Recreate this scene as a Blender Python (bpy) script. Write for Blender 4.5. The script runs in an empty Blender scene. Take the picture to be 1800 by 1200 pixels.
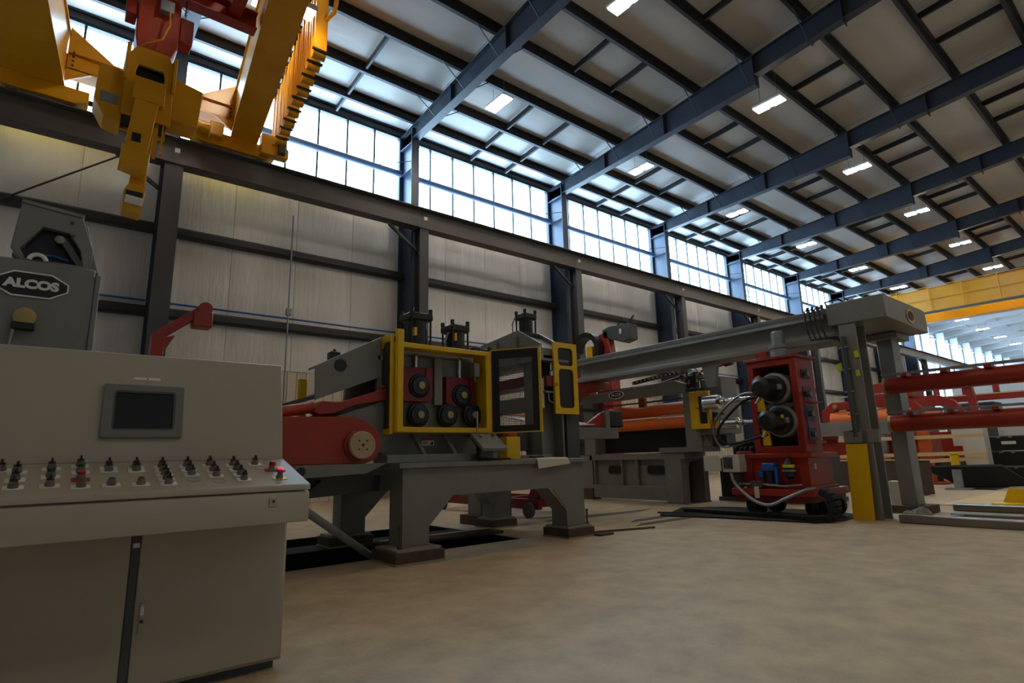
import bpy, bmesh, math, random
from mathutils import Vector, Matrix
random.seed(4)
S = bpy.context.scene
COL = S.collection

# ------------------------------------------------------------------ camera, sky, exposure
cam_d = bpy.data.cameras.new('camera')
cam = bpy.data.objects.new('camera', cam_d)
COL.objects.link(cam)
yaw, pitch, roll = math.radians(39.015), math.radians(11.547), math.radians(-1.455)
fw = Vector((math.sin(yaw)*math.cos(pitch), math.cos(yaw)*math.cos(pitch), math.sin(pitch)))
rt0 = Vector((math.cos(yaw), -math.sin(yaw), 0))
up0 = rt0.cross(fw)
rt = math.cos(roll)*rt0 + math.sin(roll)*up0
up = -math.sin(roll)*rt0 + math.cos(roll)*up0
cam.matrix_world = Matrix(((rt.x, up.x, -fw.x, 0), (rt.y, up.y, -fw.y, 0), (rt.z, up.z, -fw.z, 1.2), (0, 0, 0, 1)))
cam_d.sensor_width = 36
cam_d.lens = 996.4/1800*36
cam_d.clip_end = 400
S.camera = cam

SKY = 17.0        # overcast daylight outside the window band
LAMP = 100.0       # high bay diffusers
wd = bpy.data.worlds.new('world')
S.world = wd
wd.use_nodes = True
bg = wd.node_tree.nodes['Background']
bg.inputs[0].default_value = (0.52, 0.75, 1.0, 1)
bg.inputs[1].default_value = SKY
S.view_settings.view_transform = 'Standard'
S.view_settings.look = 'None'
S.view_settings.gamma = 1
S.view_settings.use_curve_mapping = False
S.view_settings.exposure = 0.12

# ------------------------------------------------------------------ helpers
def lin(c):
    c = c/255
    return c/12.92 if c <= .04045 else ((c+.055)/1.055)**2.4

def MAT(name, rgb, rough=.5, metal=0., var=.18, scale=3., bump=0., emit=0., spec=.5, stretch=None, bscale=None):
    m = bpy.data.materials.new(name)
    m.use_nodes = True
    nt = m.node_tree
    b = nt.nodes['Principled BSDF']
    col = tuple(lin(c) for c in rgb)
    b.inputs['Base Color'].default_value = col+(1,)
    b.inputs['Roughness'].default_value = rough
    b.inputs['Metallic'].default_value = metal
    b.inputs['Specular IOR Level'].default_value = spec
    if emit:
        b.inputs['Emission Color'].default_value = col+(1,)
        b.inputs['Emission Strength'].default_value = emit
        return m
    tc = nt.nodes.new('ShaderNodeTexCoord')
    oi = nt.nodes.new('ShaderNodeObjectInfo')
    ad = nt.nodes.new('ShaderNodeVectorMath'); ad.operation = 'MULTIPLY_ADD'
    ad.inputs[1].default_value = stretch or (1, 1, 1)
    mu = nt.nodes.new('ShaderNodeMath'); mu.operation = 'MULTIPLY'; mu.inputs[1].default_value = 37
    nt.links.new(oi.outputs['Random'], mu.inputs[0])
    nt.links.new(tc.outputs['Object'], ad.inputs[0])
    nt.links.new(mu.outputs[0], ad.inputs[2])
    nz = nt.nodes.new('ShaderNodeTexNoise')
    nz.inputs['Scale'].default_value = scale
    nz.inputs['Detail'].default_value = 5
    nz.inputs['Roughness'].default_value = .6
    nt.links.new(ad.outputs[0], nz.inputs['Vector'])
    if var:
        cr = nt.nodes.new('ShaderNodeValToRGB')
        cr.color_ramp.elements[0].position = .3
        cr.color_ramp.elements[1].position = .72
        cr.color_ramp.elements[0].color = tuple(c*(1-var) for c in col)+(1,)
        cr.color_ramp.elements[1].color = tuple(min(1, c*(1+var*.6)) for c in col)+(1,)
        nt.links.new(nz.outputs['Fac'], cr.inputs[0])
        nt.links.new(cr.outputs[0], b.inputs['Base Color'])
        mr = nt.nodes.new('ShaderNodeMapRange')
        mr.inputs[3].default_value = max(.03, rough-.08)
        mr.inputs[4].default_value = min(1, rough+.1)
        nt.links.new(nz.outputs['Fac'], mr.inputs[0])
        nt.links.new(mr.outputs[0], b.inputs['Roughness'])
    if bump:
        n2 = nz
        if bscale:
            n2 = nt.nodes.new('ShaderNodeTexNoise')
            n2.inputs['Scale'].default_value = bscale
            n2.inputs['Detail'].default_value = 4
            nt.links.new(ad.outputs[0], n2.inputs['Vector'])
        bp = nt.nodes.new('ShaderNodeBump')
        bp.inputs['Strength'].default_value = bump
        bp.inputs['Distance'].default_value = .05
        nt.links.new(n2.outputs['Fac'], bp.inputs['Height'])
        nt.links.new(bp.outputs[0], b.inputs['Normal'])
    return m

K = dict(
    concrete=MAT('concrete', (176, 157, 126), .6, var=.24, scale=3.2, bump=.15, bscale=30),
    pitwall=MAT('pit_shade_black', (20, 18, 17), .9, scale=2),  # near-black base puts the deep shade of the pit into its faces
    vinyl=MAT('wall_vinyl', (217, 214, 209), .24, var=.08, scale=1.2, bump=.6, stretch=(1, 1, .12), bscale=7),
    roofvinyl=MAT('roof_vinyl', (178, 173, 166), .32, var=.07, scale=1., bump=.22, stretch=(.35, 1, 1), bscale=4),
    backwall=MAT('back_wall', (168, 160, 148), .5, var=.08),
    liner=MAT('liner_steel', (196, 188, 172), .45, var=.06),
    girt=MAT('girt_steel', (44, 43, 45), .45, var=.15),
    purlin=MAT('purlin_steel', (36, 34, 36), .5, var=.15),
    navy=MAT('navy_paint', (46, 60, 82), .42, var=.1, scale=1.5),
    skylitrail=MAT('rail_skylit', (92, 116, 152), .4, var=.08),  # blue skylight falling on the rail is put into its colour
    rafter=MAT('navy_paint_dim', (45, 51, 61), .45, var=.1, scale=1.5),  # same navy paint as the columns, dimmed for the weaker light on the rafters
    runway=MAT('runway_paint', (78, 73, 70), .5, var=.15, scale=1.5),
    rpost=MAT('post_paint', (62, 62, 66), .5, var=.12, scale=1.5),
    mull=MAT('mullion_dark', (52, 54, 58), .5),
    grey=MAT('machine_grey', (121, 120, 114), .42, var=.12, scale=2.2),
    dgrey=MAT('dark_grey', (72, 74, 74), .5, var=.15),
    beige=MAT('console_beige', (170, 160, 144), .48, var=.04, scale=2, bump=.03, bscale=300),
    red=MAT('machine_red', (156, 42, 26), .38, var=.16, scale=2),
    maroon=MAT('maroon_red', (118, 28, 34), .45, var=.2),
    redo=MAT('red_orange', (176, 58, 28), .42, var=.15),
    orange=MAT('orange_rubber', (232, 112, 34), .5, var=.08),
    yellow=MAT('guard_yellow', (226, 182, 0), .4, var=.08),
    cyellow=MAT('crane_yellow', (214, 152, 16), .35, var=.12, scale=1.2),
    black=MAT('black_paint', (24, 24, 26), .4, var=.2),
    rubber=MAT('black_rubber', (20, 20, 21), .7, var=.2),
    navyblk=MAT('bearing_navy', (24, 30, 44), .35, var=.2),
    brass=MAT('hub_brass', (172, 150, 96), .35, metal=.3),
    chrome=MAT('chrome', (205, 205, 205), .15, metal=1., var=.05),
    steel=MAT('bare_steel', (140, 134, 128), .35, metal=.85, var=.2),
    rust=MAT('rusty_block', (84, 66, 54), .75, var=.3, scale=6),
    grout=MAT('grout_grey', (150, 142, 128), .8, var=.2),
    white=MAT('white_paint', (225, 222, 215), .5, var=.05),
    offwhite=MAT('cabinet_white', (200, 196, 184), .5, var=.06),
    wood=MAT('timber', (208, 178, 128), .65, var=.2, scale=4, stretch=(1, .2, 6)),
    card=MAT('cardboard', (176, 156, 124), .8, var=.12),
    paper=MAT('paper', (205, 196, 180), .8, var=.05),
    blue=MAT('blue_paint', (28, 92, 168), .4, var=.1),
    green=MAT('green_cap', (20, 84, 40), .4),
    redcap=MAT('red_cap', (176, 30, 28), .35),
    screen=MAT('screen_glass', (22, 22, 24), .12, var=.0),
    bezel=MAT('bezel_grey', (116, 113, 106), .5, var=.05),
    galv=MAT('galvanised', (150, 154, 156), .4, metal=.6, var=.2),
    lime=MAT('lime_tag', (190, 205, 20), .6),
    pinkred=MAT('label_red', (190, 40, 36), .6),
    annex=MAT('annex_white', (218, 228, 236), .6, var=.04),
    lamp=MAT('lamp_diffuser', (255, 242, 224), emit=LAMP),
    flood=MAT('flood_glow', (255, 226, 180), emit=60),
    ledred=MAT('led_red', (255, 30, 60), emit=3.0),
    porange=MAT('post_orange', (206, 92, 24), .45, var=.15),
    grime=MAT('floor_grime', (92, 84, 78), .7, var=.3, scale=3),
)
# translucent sheet glazing: daylight passes straight through with a soft surface sheen
gm = bpy.data.materials.new('window_glazing'); gm.use_nodes = True
gn = gm.node_tree; gn.nodes.remove(gn.nodes['Principled BSDF'])
tr = gn.nodes.new('ShaderNodeBsdfTransparent'); tr.inputs[0].default_value = (.93, .96, .97, 1)
gl = gn.nodes.new('ShaderNodeBsdfGlossy'); gl.inputs['Roughness'].default_value = .15
mx = gn.nodes.new('ShaderNodeMixShader'); mx.inputs[0].default_value = .05
gn.links.new(tr.outputs[0], mx.inputs[1]); gn.links.new(gl.outputs[0], mx.inputs[2])
gn.links.new(mx.outputs[0], gn.nodes['Material Output'].inputs[0])
K['glazing'] = gm
# woven guard mesh look is geometry, see below

AX = {'x': (1, 2, 0), 'y': (0, 2, 1), 'z': (0, 1, 2)}

class G:
    def __init__(s):
        s.v = []; s.f = []
    def add(s, vs, fs):
        n = len(s.v)
        s.v += [Vector(v) for v in vs]
        s.f += [tuple(i+n for i in f) for f in fs]
        return s
    def box(s, x0, x1, y0, y1, z0, z1):
        vs = [(x, y, z) for z in (z0, z1) for y in (y0, y1) for x in (x0, x1)]
        return s.add(vs, [(0, 2, 3, 1), (4, 5, 7, 6), (0, 1, 5, 4), (2, 6, 7, 3), (0, 4, 6, 2), (1, 3, 7, 5)])
    def prism(s, ax, pts, a, b):
        i, j, k = AX[ax]; n = len(pts); vs = []
        for t in (a, b):
            for p in pts:
                q = [0, 0, 0]; q[i] = p[0]; q[j] = p[1]; q[k] = t; vs.append(q)
        fs = [tuple(range(n))[::-1], tuple(range(n, 2*n))]
        fs += [(m, (m+1) % n, n+(m+1) % n, n+m) for m in range(n)]
        return s.add(vs, fs)
    def frame(s, ax, o, h, a, b):
        """plate with one hole: outer loop o and hole loop h (same count), from a to b on axis"""
        i, j, k = AX[ax]; n = len(o); vs = []
        for t in (a, b):
            for L in (o, h):
                for p in L:
                    q = [0, 0, 0]; q[i] = p[0]; q[j] = p[1]; q[k] = t; vs.append(q)
        fs = []
        for m in range(n):
            w = (m+1) % n
            fs += [(m, w, n+w, n+m), (2*n+m, 3*n+m, 3*n+w, 2*n+w), (m, 2*n+m, 2*n+w, w), (n+m, n+w, 3*n+w, 3*n+m)]
        return s.add(vs, fs)
    def cyl(s, p, q, r, r2=None, n=16, caps=True):
        p = Vector(p); q = Vector(q); d = (q-p).normalized()
        a = d.orthogonal().normalized(); b = d.cross(a)
        r2 = r if r2 is None else r2; vs = []
        for c, rr in ((p, r), (q, r2)):
            for m in range(n):
                t = 2*math.pi*m/n
                vs.append(c+a*(rr*math.cos(t))+b*(rr*math.sin(t)))
        fs = [(m, (m+1) % n, n+(m+1) % n, n+m) for m in range(n)]
        if caps:
            fs += [tuple(range(n))[::-1], tuple(range(n, 2*n))]
        return s.add(vs, fs)
    def tube(s, pts, r, n=8):
        P = [Vector(p) for p in pts]; vs = []; fs = []; a = None
        for m, p in enumerate(P):
            d = (P[min(m+1, len(P)-1)]-P[max(m-1, 0)]).normalized()
            a = (a-d*a.dot(d)).normalized() if a is not None else d.orthogonal().normalized()
            b = d.cross(a)
            vs += [p+a*(r*math.cos(2*math.pi*t/n))+b*(r*math.sin(2*math.pi*t/n)) for t in range(n)]
        for m in range(len(P)-1):
            for t in range(n):
                w = (t+1) % n
                fs.append((m*n+t, m*n+w, (m+1)*n+w, (m+1)*n+t))
        L = (len(P)-1)*n
        fs += [tuple(range(n))[::-1], tuple(range(L, L+n))]
        return s.add(vs, fs)
    def bar(s, p, q, w, h, upv=(0, 0, 1)):
        """rectangular bar from p to q: w across, h along upv"""
        p = Vector(p); q = Vector(q); d = (q-p).normalized(); u = Vector(upv)
        a = d.cross(u).normalized(); u = a.cross(d)
        vs = []
        for c in (p, q):
            for sa, su in ((-1, -1), (1, -1), (1, 1), (-1, 1)):
                vs.append(c+a*(sa*w/2)+u*(su*h/2))
        return s.add(vs, [(3, 2, 1, 0), (4, 5, 6, 7), (0, 1, 5, 4), (1, 2, 6, 5), (2, 3, 7, 6), (3, 0, 4, 7)])
    def ibeam(s, p, q, d, w, tf=.025, tw=.02, upv=(0, 0, 1)):
        p = Vector(p); q = Vector(q); u = Vector(upv).normalized()
        s.bar(p, q, tw, d-2*tf, upv)
        for g in (-1, 1):
            o = u*(g*(d/2-tf/2)); s.bar(p+o, q+o, w, tf, upv)
        return s
    def lathe(s, c, ax, prof, n=20):
        """prof: (distance along ax, radius)"""
        c = Vector(c); d = Vector(ax).normalized(); a = d.orthogonal().normalized(); b = d.cross(a); vs = []; fs = []
        for h, r in prof:
            vs += [c+d*h+a*(r*math.cos(2*math.pi*t/n))+b*(r*math.sin(2*math.pi*t/n)) for t in range(n)]
        for m in range(len(prof)-1):
            for t in range(n):
                w = (t+1) % n
                fs.append((m*n+t, m*n+w, (m+1)*n+w, (m+1)*n+t))
        L = (len(prof)-1)*n
        fs += [tuple(range(n))[::-1], tuple(range(L, L+n))]
        return s.add(vs, fs)
    def xf(s, M):
        s.v = [M @ v for v in s.v]; return s

def arc(c, r, a0, a1, n=8):
    return [(c[0]+r*math.cos(math.radians(a0+(a1-a0)*i/n)), c[1]+r*math.sin(math.radians(a0+(a1-a0)*i/n))) for i in range(n+1)]

def rrect(x0, x1, y0, y1, r, n=4):
    return (arc((x1-r, y0+r), r, -90, 0, n)+arc((x1-r, y1-r), r, 0, 90, n) +
            arc((x0+r, y1-r), r, 90, 180, n)+arc((x0+r, y0+r), r, 180, 270, n))

WL = {}
def mesh(name, g, mat, bev=0., sm=38):
    me = bpy.data.meshes.new(name)
    me.from_pydata([tuple(v) for v in g.v], [], g.f)
    bm = bmesh.new(); bm.from_mesh(me)
    bmesh.ops.recalc_face_normals(bm, faces=bm.faces)
    if bev:
        ed = [e for e in bm.edges if len(e.link_faces) == 2 and e.calc_face_angle(0) > .9]
        bmesh.ops.bevel(bm, geom=ed, offset=bev, segments=1, affect='EDGES', clamp_overlap=True, profile=.6)
    bm.to_mesh(me); bm.free()
    me.polygons.foreach_set('use_smooth', [True]*len(me.polygons))
    me.set_sharp_from_angle(angle=math.radians(sm))
    me.materials.append(K[mat] if isinstance(mat, str) else mat)
    return me

def obj(name, g, mat, par=None, bev=0., sm=38, org=True):
    """one mesh object; a top-level one gets its origin at its base, a part hangs on its parent"""
    if par is None:
        if org:
            lo = [min(v[i] for v in g.v) for i in range(3)]; hi = [max(v[i] for v in g.v) for i in range(3)]
            L = Vector(((lo[0]+hi[0])/2, (lo[1]+hi[1])/2, lo[2]))
        else:
            L = Vector((0, 0, 0))
    else:
        L = WL[par.name]
    g.v = [v-L for v in g.v]
    o = bpy.data.objects.new(name, mesh(name, g, mat, bev, sm))
    COL.objects.link(o)
    if par is None: o.location = L
    else: o.parent = par
    WL[o.name] = L
    return o

def inst(name, me, par, loc, rot=(0, 0, 0), scale=None):
    """a piece that shares mesh data; loc in world space under an unrotated parent"""
    o = bpy.data.objects.new(name, me); COL.objects.link(o)
    o.parent = par; o.location = Vector(loc)-WL[par.name]; o.rotation_euler = rot
    if scale: o.scale = scale
    WL[o.name] = Vector(loc)
    return o

def tag(o, label, cat=None, group=None, kind=None):
    o['label'] = label
    if cat: o['category'] = cat
    if group: o['group'] = group
    if kind: o['kind'] = kind
    return o

def thing(name, loc, label, cat, group=None):
    o = bpy.data.objects.new(name, None); COL.objects.link(o)
    o.location = loc; o.empty_display_size = .2
    WL[o.name] = Vector(loc)
    return tag(o, label, cat, group)

def struct(name, g, mat, bev=0.):
    o = obj(name, g, mat, None, bev, org=False); o['kind'] = 'structure'; return o

def text(name, s, size, mat, par, loc, rot, ext=.004, off=0., align='CENTER', sx=1.):
    cu = bpy.data.curves.new(name, 'FONT'); cu.body = s; cu.size = size; cu.extrude = ext; cu.offset = off
    cu.align_x = align; cu.align_y = 'CENTER'
    t = bpy.data.objects.new(name+'_c', cu); COL.objects.link(t)
    dg = bpy.context.evaluated_depsgraph_get()
    me = bpy.data.meshes.new_from_object(t.evaluated_get(dg)); bpy.data.objects.remove(t)
    me.materials.clear(); me.materials.append(K[mat])
    o = bpy.data.objects.new(name, me); COL.objects.link(o)
    o.parent = par; o.location = Vector(loc)-WL[par.name]; o.rotation_euler = rot; o.scale = (sx, 1, 1)
    return o

ORD = ['first', 'second', 'third', 'fourth', 'fifth', 'sixth', 'seventh', 'eighth', 'ninth', 'tenth', 'eleventh', 'twelfth']

# ------------------------------------------------------------------ building shell
BAY = 7.62
XC = [1.8+BAY*i for i in range(9)]          # column lines seen in the picture
X0 = XC[0]-BAY; XE = XC[8]                   # main hall ends
YW = 18.0                                    # window wall
YN = -13.0                                   # far side, behind the camera
def zr(y): return 13.35+.08*(17.8-y)         # top of rafters, underside of purlins

PX0, PX1, PY0, PY1 = 1.0, 5.7, 6.92, 9.7    # machine pit
g = G()
for a in ((X0, PX0, YN, YW), (PX1, 108, YN, YW), (PX0, PX1, YN, PY0), (PX0, PX1, PY1, YW)):
    g.box(*a, -.3, 0)
floor = struct('floor', g, 'concrete')
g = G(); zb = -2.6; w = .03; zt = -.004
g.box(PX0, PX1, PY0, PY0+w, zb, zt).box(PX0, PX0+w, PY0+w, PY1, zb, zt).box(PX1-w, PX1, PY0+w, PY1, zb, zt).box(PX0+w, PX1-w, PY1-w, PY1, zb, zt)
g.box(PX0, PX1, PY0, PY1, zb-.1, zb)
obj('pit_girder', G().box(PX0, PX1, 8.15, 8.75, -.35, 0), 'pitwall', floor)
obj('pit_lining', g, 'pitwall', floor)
obj('grime_shade_patch', G().prism('z', [(10.0, 4.5), (10.6, 4.3), (11.9, 4.4), (12.3, 5.6), (12.0, 7.3), (11.3, 8.0), (10.4, 7.6), (9.9, 6.9), (10.1, 5.6)], -.01, .0012), 'pitwall', floor)  # dark shape painted on the floor for grime and shadow by the drive stand

# window wall: liner sheets below, insulation panels between the girts, then the window band
g = G().box(X0, XE, YW+.06, YW+.14, 0, 10.2); g.box(X0, XE, YW+.02, YW+.14, 13.36, 14.0)
wall = struct('wall_back', g, 'liner')
def puff(w, h, d, nx=8, nz=6):
    g = G(); vs = []; fs = []
    for j in range(nz+1):
        for i in range(nx+1):
            u = i/nx*2-1; v = j/nz*2-1
            vs.append((u*w/2, -d*(1-u**4)*(1-v**4), v*h/2))
    n = nx+1
    for j in range(nz):
        for i in range(nx):
            fs.append((j*n+i, j*n+i+1, (j+1)*n+i+1, (j+1)*n+i))
    k = len(vs)
    vs += [(-w/2, .05, -h/2), (w/2, .05, -h/2), (w/2, .05, h/2), (-w/2, .05, h/2)]
    fs += [(k+3, k+2, k+1, k)]
    fs += [tuple([k+1, k]+list(range(0, n))), tuple([k+3, k+2]+list(range(nz*n+nx, nz*n-1, -1)))]
    fs += [tuple([k, k+3]+[j*n for j in range(nz, -1, -1)]), tuple([k+2, k+1]+[j*n+nx for j in range(nz+1)])]
    return g.add(vs, fs)
ROWS = [(4.0, 5.35), (5.35, 7.75), (7.75, 10.2)]
for z0, z1 in ROWS:
    me = mesh('insulation_panel', puff(BAY/4-.012, z1-z0-.01, .05), 'vinyl', sm=60)
    for k in range(9):
        for q in range(4):
            inst('insulation_panel', me, wall, (X0+BAY*k+BAY*(q+.5)/4, YW, (z0+z1)/2))
g = G()
n = 26
pts = []
for i in range(n):
    x = -BAY/2+i*BAY/n; w = BAY/n
    pts += [(x, 0), (x+w*.72, 0), (x+w*.78, -.035), (x+w*.94, -.035)]
pts += [(BAY/2, 0), (BAY/2, .05), (-BAY/2, .05)]
me = mesh('liner_sheet', G().prism('z', pts, 0, 3.98), 'liner')
for k in range(9):
    inst('liner_sheet', me, wall, (X0+BAY*(k+.5), YW-.01, 0))
gm_ = mesh('girt', G().prism('x', [(0, -.14), (-.17, -.14), (-.23, -.08), (-.23, .08), (-.17, .14), (0, .14), (0, .12), (-.16, .12), (-.21, .07), (-.21, -.07), (-.16, -.12), (0, -.12)], -BAY/2, BAY/2), 'girt')
for z in (5.35, 7.75, 10.2):
    for k in range(9):
        inst('girt', gm_, wall, (X0+BAY*(k+.5), YW-.05, z))

# windows, one per bay
pw = (BAY-.3)/7
pane_lo = mesh('pane', G().box(-pw/2+.02, pw/2-.02, -.006, .006, -.72, .72), 'glazing')
pane_hi = mesh('pane', G().box(-pw/2+.02, pw/2-.02, -.006, .006, -.735, .735), 'glazing')
mul = mesh('mullion', G().box(-.03, .03, -.05, .03, -1.5, 1.58), 'mull')
rail_m = mesh('mid_rail', G().cyl((-BAY/2+.15, 0, 0), (BAY/2-.15, 0, 0), .12, n=16).box(-BAY/2+.15, BAY/2-.15, .02, .1, -.05, .05), 'skylitrail')
for k in range(9):
    xc = X0+BAY*(k+.5); ww = BAY-.3
    g = G().box(xc-ww/2-.15, xc-ww/2+.02, YW-.05, YW+.12, 10.2, 13.36).box(xc+ww/2-.02, xc+ww/2+.15, YW-.05, YW+.12, 10.2, 13.36)
    g.box(xc-BAY/2, xc+BAY/2, YW-.06, YW+.12, 10.2, 10.3).box(xc-BAY/2, xc+BAY/2, YW-.06, YW+.12, 13.30, 13.36)
    w = struct('window_%d' % (k+1), g, 'mull')
    for i in range(7):
        x = xc-ww/2+pw*(i+.5)
        inst('pane', pane_lo, w, (x, YW+.03, 11.04)); inst('pane', pane_hi, w, (x, YW+.03, 12.56))
        if i: inst('mullion', mul, w, (x-pw/2, YW, 11.72))
    inst('mid_rail', rail_m, w, (xc, YW-.14, 11.78))
    # guides the sampling of the daylight that comes through this bay's glazing
    ld = bpy.data.lights.new('window_portal_%d' % (k+1), 'AREA'); ld.shape = 'RECTANGLE'; ld.size = ww; ld.size_y = 3.0
    ld.cycles.is_portal = True
    lo = bpy.data.objects.new('window_portal_%d' % (k+1), ld); COL.objects.link(lo)
    lo.location = (xc, YW+.13, 11.78); lo.rotation_euler = (math.radians(-90), 0, 0)

# columns and rafters
for i, x in enumerate(XC):
    c = thing('steel_column', (x, 17.5, 0), 'navy steel wall column, %s from the left along the window wall' % ORD[i], 'column', 'wall columns')
    g = G().box(x-.16, x+.16, 17.02, 17.05, 0, 13.35).box(x-.16, x+.16, 17.93, 17.96, 0, 13.35).box(x-.012, x+.012, 17.05, 17.93, 0, 13.3)
    obj('shaft', g, 'navy', c)
    for z in (11.7, 12.75):
        for sx in (-1, 1):
            obj('stiffener', G().box(x+sx*.012, x+sx*.15, 17.05, 17.93, z-.012, z+.012), 'navy', c)
    obj('base_plate', G().box(x-.25, x+.25, 16.98, 17.98, 0, .04), 'navy', c)
    for s_ in (-1, 1):
        obj('tie_rod', G().tube([(x+s_*.1, 17.1, 12.0), (x+s_*1.15, 17.84, 11.85)], .014, 6), 'girt', c)
    r = thing('roof_rafter', (x, 17.0, 12.9), 'navy steel roof rafter, %s from the left, spanning from the window wall' % ORD[i], 'beam', 'roof rafters')
    ya, yb, ye = 17.05, 7.8, YN
    def web(y0, zb0, y1, zb1, nm):
        pts = [(y0, zb0+.02), (y0, zr(y0)-.02), (y1, zr(y1)-.02), (y1, zb1+.02)]
        g = G().prism('x', pts, x-.012, x+.012)
        g.bar((x, y0, zr(y0)-.012), (x, y1, zr(y1)-.012), .30, .024)
        g.bar((x, min(y0, 17.02), zb0+.012), (x, y1, zb1+.012), .30, .024)
        obj(nm, g, 'rafter', r)
    web(17.95, 12.88, yb, 13.08, 'haunch')
    web(yb, 13.42, ye, zr(ye)-.75, 'tail')
    obj('splice_plate', G().box(x-.15, x+.15, yb-.03, yb+.03, 13.05, zr(yb)+.01), 'rafter', r)
    for y, zb in ((14.4, 12.96), (11.4, 13.02), (5, 13.5), (2, 13.62)):
        for sx in (-1, 1):
            obj('stiffener', G().box(x+sx*.012, x+sx*.145, y-.012, y+.012, zb, zr(y)-.03), 'rafter', r)

# roof: deck, insulation strips between purlins, purlins and their bracing
PY = [17.92, 16.88, 15.45, 13.65, 11.8, 9.95, 8.0, 6.0, 4.0, 2.0, 0, -2, -4, -6, -8, -10, -12]
g = G()
g.prism('x', [(18.2, zr(18.2)+.36), (18.2, zr(18.2)+.40), (YN, zr(YN)+.40), (YN, zr(YN)+.36)], X0-.2, XE)
ceil = struct('ceiling', g, 'liner')
sl = math.atan(-.08)
pur = mesh('purlin', G().box(-BAY/2, BAY/2, -.008, .008, 0, .28).box(-BAY/2, BAY/2, -.008, .11, 0, .03).box(-BAY/2, BAY/2, -.11, .008, .265, .28), 'purlin')
for j, y in enumerate(PY):
    if j+1 < len(PY):
        gap = y-PY[j+1]; ym = (y+PY[j+1])/2
        strip = mesh('insulation_strip', puff(BAY-.02, gap-.01, .045, 10, 8).xf(Matrix.Rotation(math.radians(90), 4, 'X')), 'roofvinyl', sm=60)
        brc = mesh('purlin_brace', G().box(-.035, .035, -gap/2+.02, gap/2-.12, -.07, -.055).box(-.035, -.02, -gap/2+.02, gap/2-.12, -.055, .14), 'purlin')
    for k in range(9):
        xc = X0+BAY*(k+.5)
        inst('purlin', pur, ceil, (xc, y, zr(y)))
        if j+1 < len(PY):
            inst('insulation_strip', strip, ceil, (xc, ym, zr(ym)+.30), (sl, 0, 0))
            if j in (0, 1, 2, 4, 6, 8, 10):
                for t in (.40, .64):
                    inst('purlin_brace', brc, ceil, (X0+BAY*(k+t), ym, zr(ym)+.09), (sl, 0, 0))
for i, x in enumerate(XC[:7]):
    for j in (2, 3, 4, 5, 6, 7):
        y = PY[j]; zb = 12.95+.025*(17-y) if y > 7.8 else 13.47
        for s_ in (-1, 1):
            obj('flange_brace', G().bar((x+s_*.1, y, zb), (x+s_*.95, y+.02, zr(y)+.05), .03, .03), 'rafter', ceil)

# remaining sides of the hall
wl = struct('wall_left', G().box(X0-.3, X0-.1, YN, YW+.1, 0, 16.2), 'backwall')
wf = struct('wall_front', G().box(X0-.3, 108, YN-.3, YN-.1, 0, 16.4), 'backwall')

# brighter white hall beyond
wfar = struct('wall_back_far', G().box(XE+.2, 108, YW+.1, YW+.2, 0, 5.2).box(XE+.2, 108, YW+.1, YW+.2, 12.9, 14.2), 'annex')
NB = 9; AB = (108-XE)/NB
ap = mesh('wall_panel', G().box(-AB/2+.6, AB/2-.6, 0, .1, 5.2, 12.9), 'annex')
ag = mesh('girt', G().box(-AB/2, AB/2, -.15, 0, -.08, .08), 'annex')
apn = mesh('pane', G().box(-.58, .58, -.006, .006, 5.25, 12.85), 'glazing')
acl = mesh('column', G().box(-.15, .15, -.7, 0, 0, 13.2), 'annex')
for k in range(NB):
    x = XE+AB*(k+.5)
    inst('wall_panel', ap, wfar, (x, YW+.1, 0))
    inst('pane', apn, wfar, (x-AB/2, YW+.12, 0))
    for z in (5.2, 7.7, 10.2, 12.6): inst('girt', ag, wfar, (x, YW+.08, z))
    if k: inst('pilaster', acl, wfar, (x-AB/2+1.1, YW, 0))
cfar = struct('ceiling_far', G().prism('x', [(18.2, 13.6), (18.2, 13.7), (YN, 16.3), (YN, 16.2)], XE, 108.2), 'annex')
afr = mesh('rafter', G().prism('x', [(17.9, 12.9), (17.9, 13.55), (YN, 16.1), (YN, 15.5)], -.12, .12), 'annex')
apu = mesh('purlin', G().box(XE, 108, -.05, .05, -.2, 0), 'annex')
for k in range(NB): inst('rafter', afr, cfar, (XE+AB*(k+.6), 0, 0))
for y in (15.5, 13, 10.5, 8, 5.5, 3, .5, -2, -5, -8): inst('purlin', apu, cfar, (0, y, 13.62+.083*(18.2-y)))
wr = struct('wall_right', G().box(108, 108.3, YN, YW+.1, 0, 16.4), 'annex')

# high bay lights
def high_bay(x, y, z, label, row):
    t = thing('high_bay_light', (x, y, z-.03), label, 'light', row)
    hh = .3
    obj('housing', G().box(x-.24, x+.24, y-.50, y+.50, z+.012, z+.09).box(x-.1, x+.1, y-.2, y+.2, z+.09, z+.17), 'white', t, .01)
    for s_ in (-1, 1):
        obj('diffuser', G().box(x-.20, x+.20, y+s_*.29-.20, y+s_*.29+.20, z-.012, z+.012), 'lamp', t)
        obj('hanger', G().tube([(x, y+s_*.3, z+.09), (x, y+s_*.3, zr(y)+.1)], .008, 6), 'steel', t)
ROWN = {13.65: 'the row nearest the windows', 8.05: 'the second row from the windows', -3.2: 'an added unseen row behind the viewer'}  # last row is added out of view to light faces turned to the camera
for y, nm in ROWN.items():
    for k in range(-1, 7):
        x = 10.75+7.62*k
        high_bay(x, y, 13.05, 'twin-panel high bay light in %s, %s from the left' % (nm, ORD[k+1]), 'high bay lights')
i = 0
for y in (14, 8.5, 3, -3):
    for k in range(6):
        high_bay(XE+4+7.4*k, y, 13.0, 'small bright light in the white far hall, row %s from the windows, %s along' % (ORD[int((14-y)/5.5)], ORD[k]), 'far hall lights'); i += 1

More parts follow.
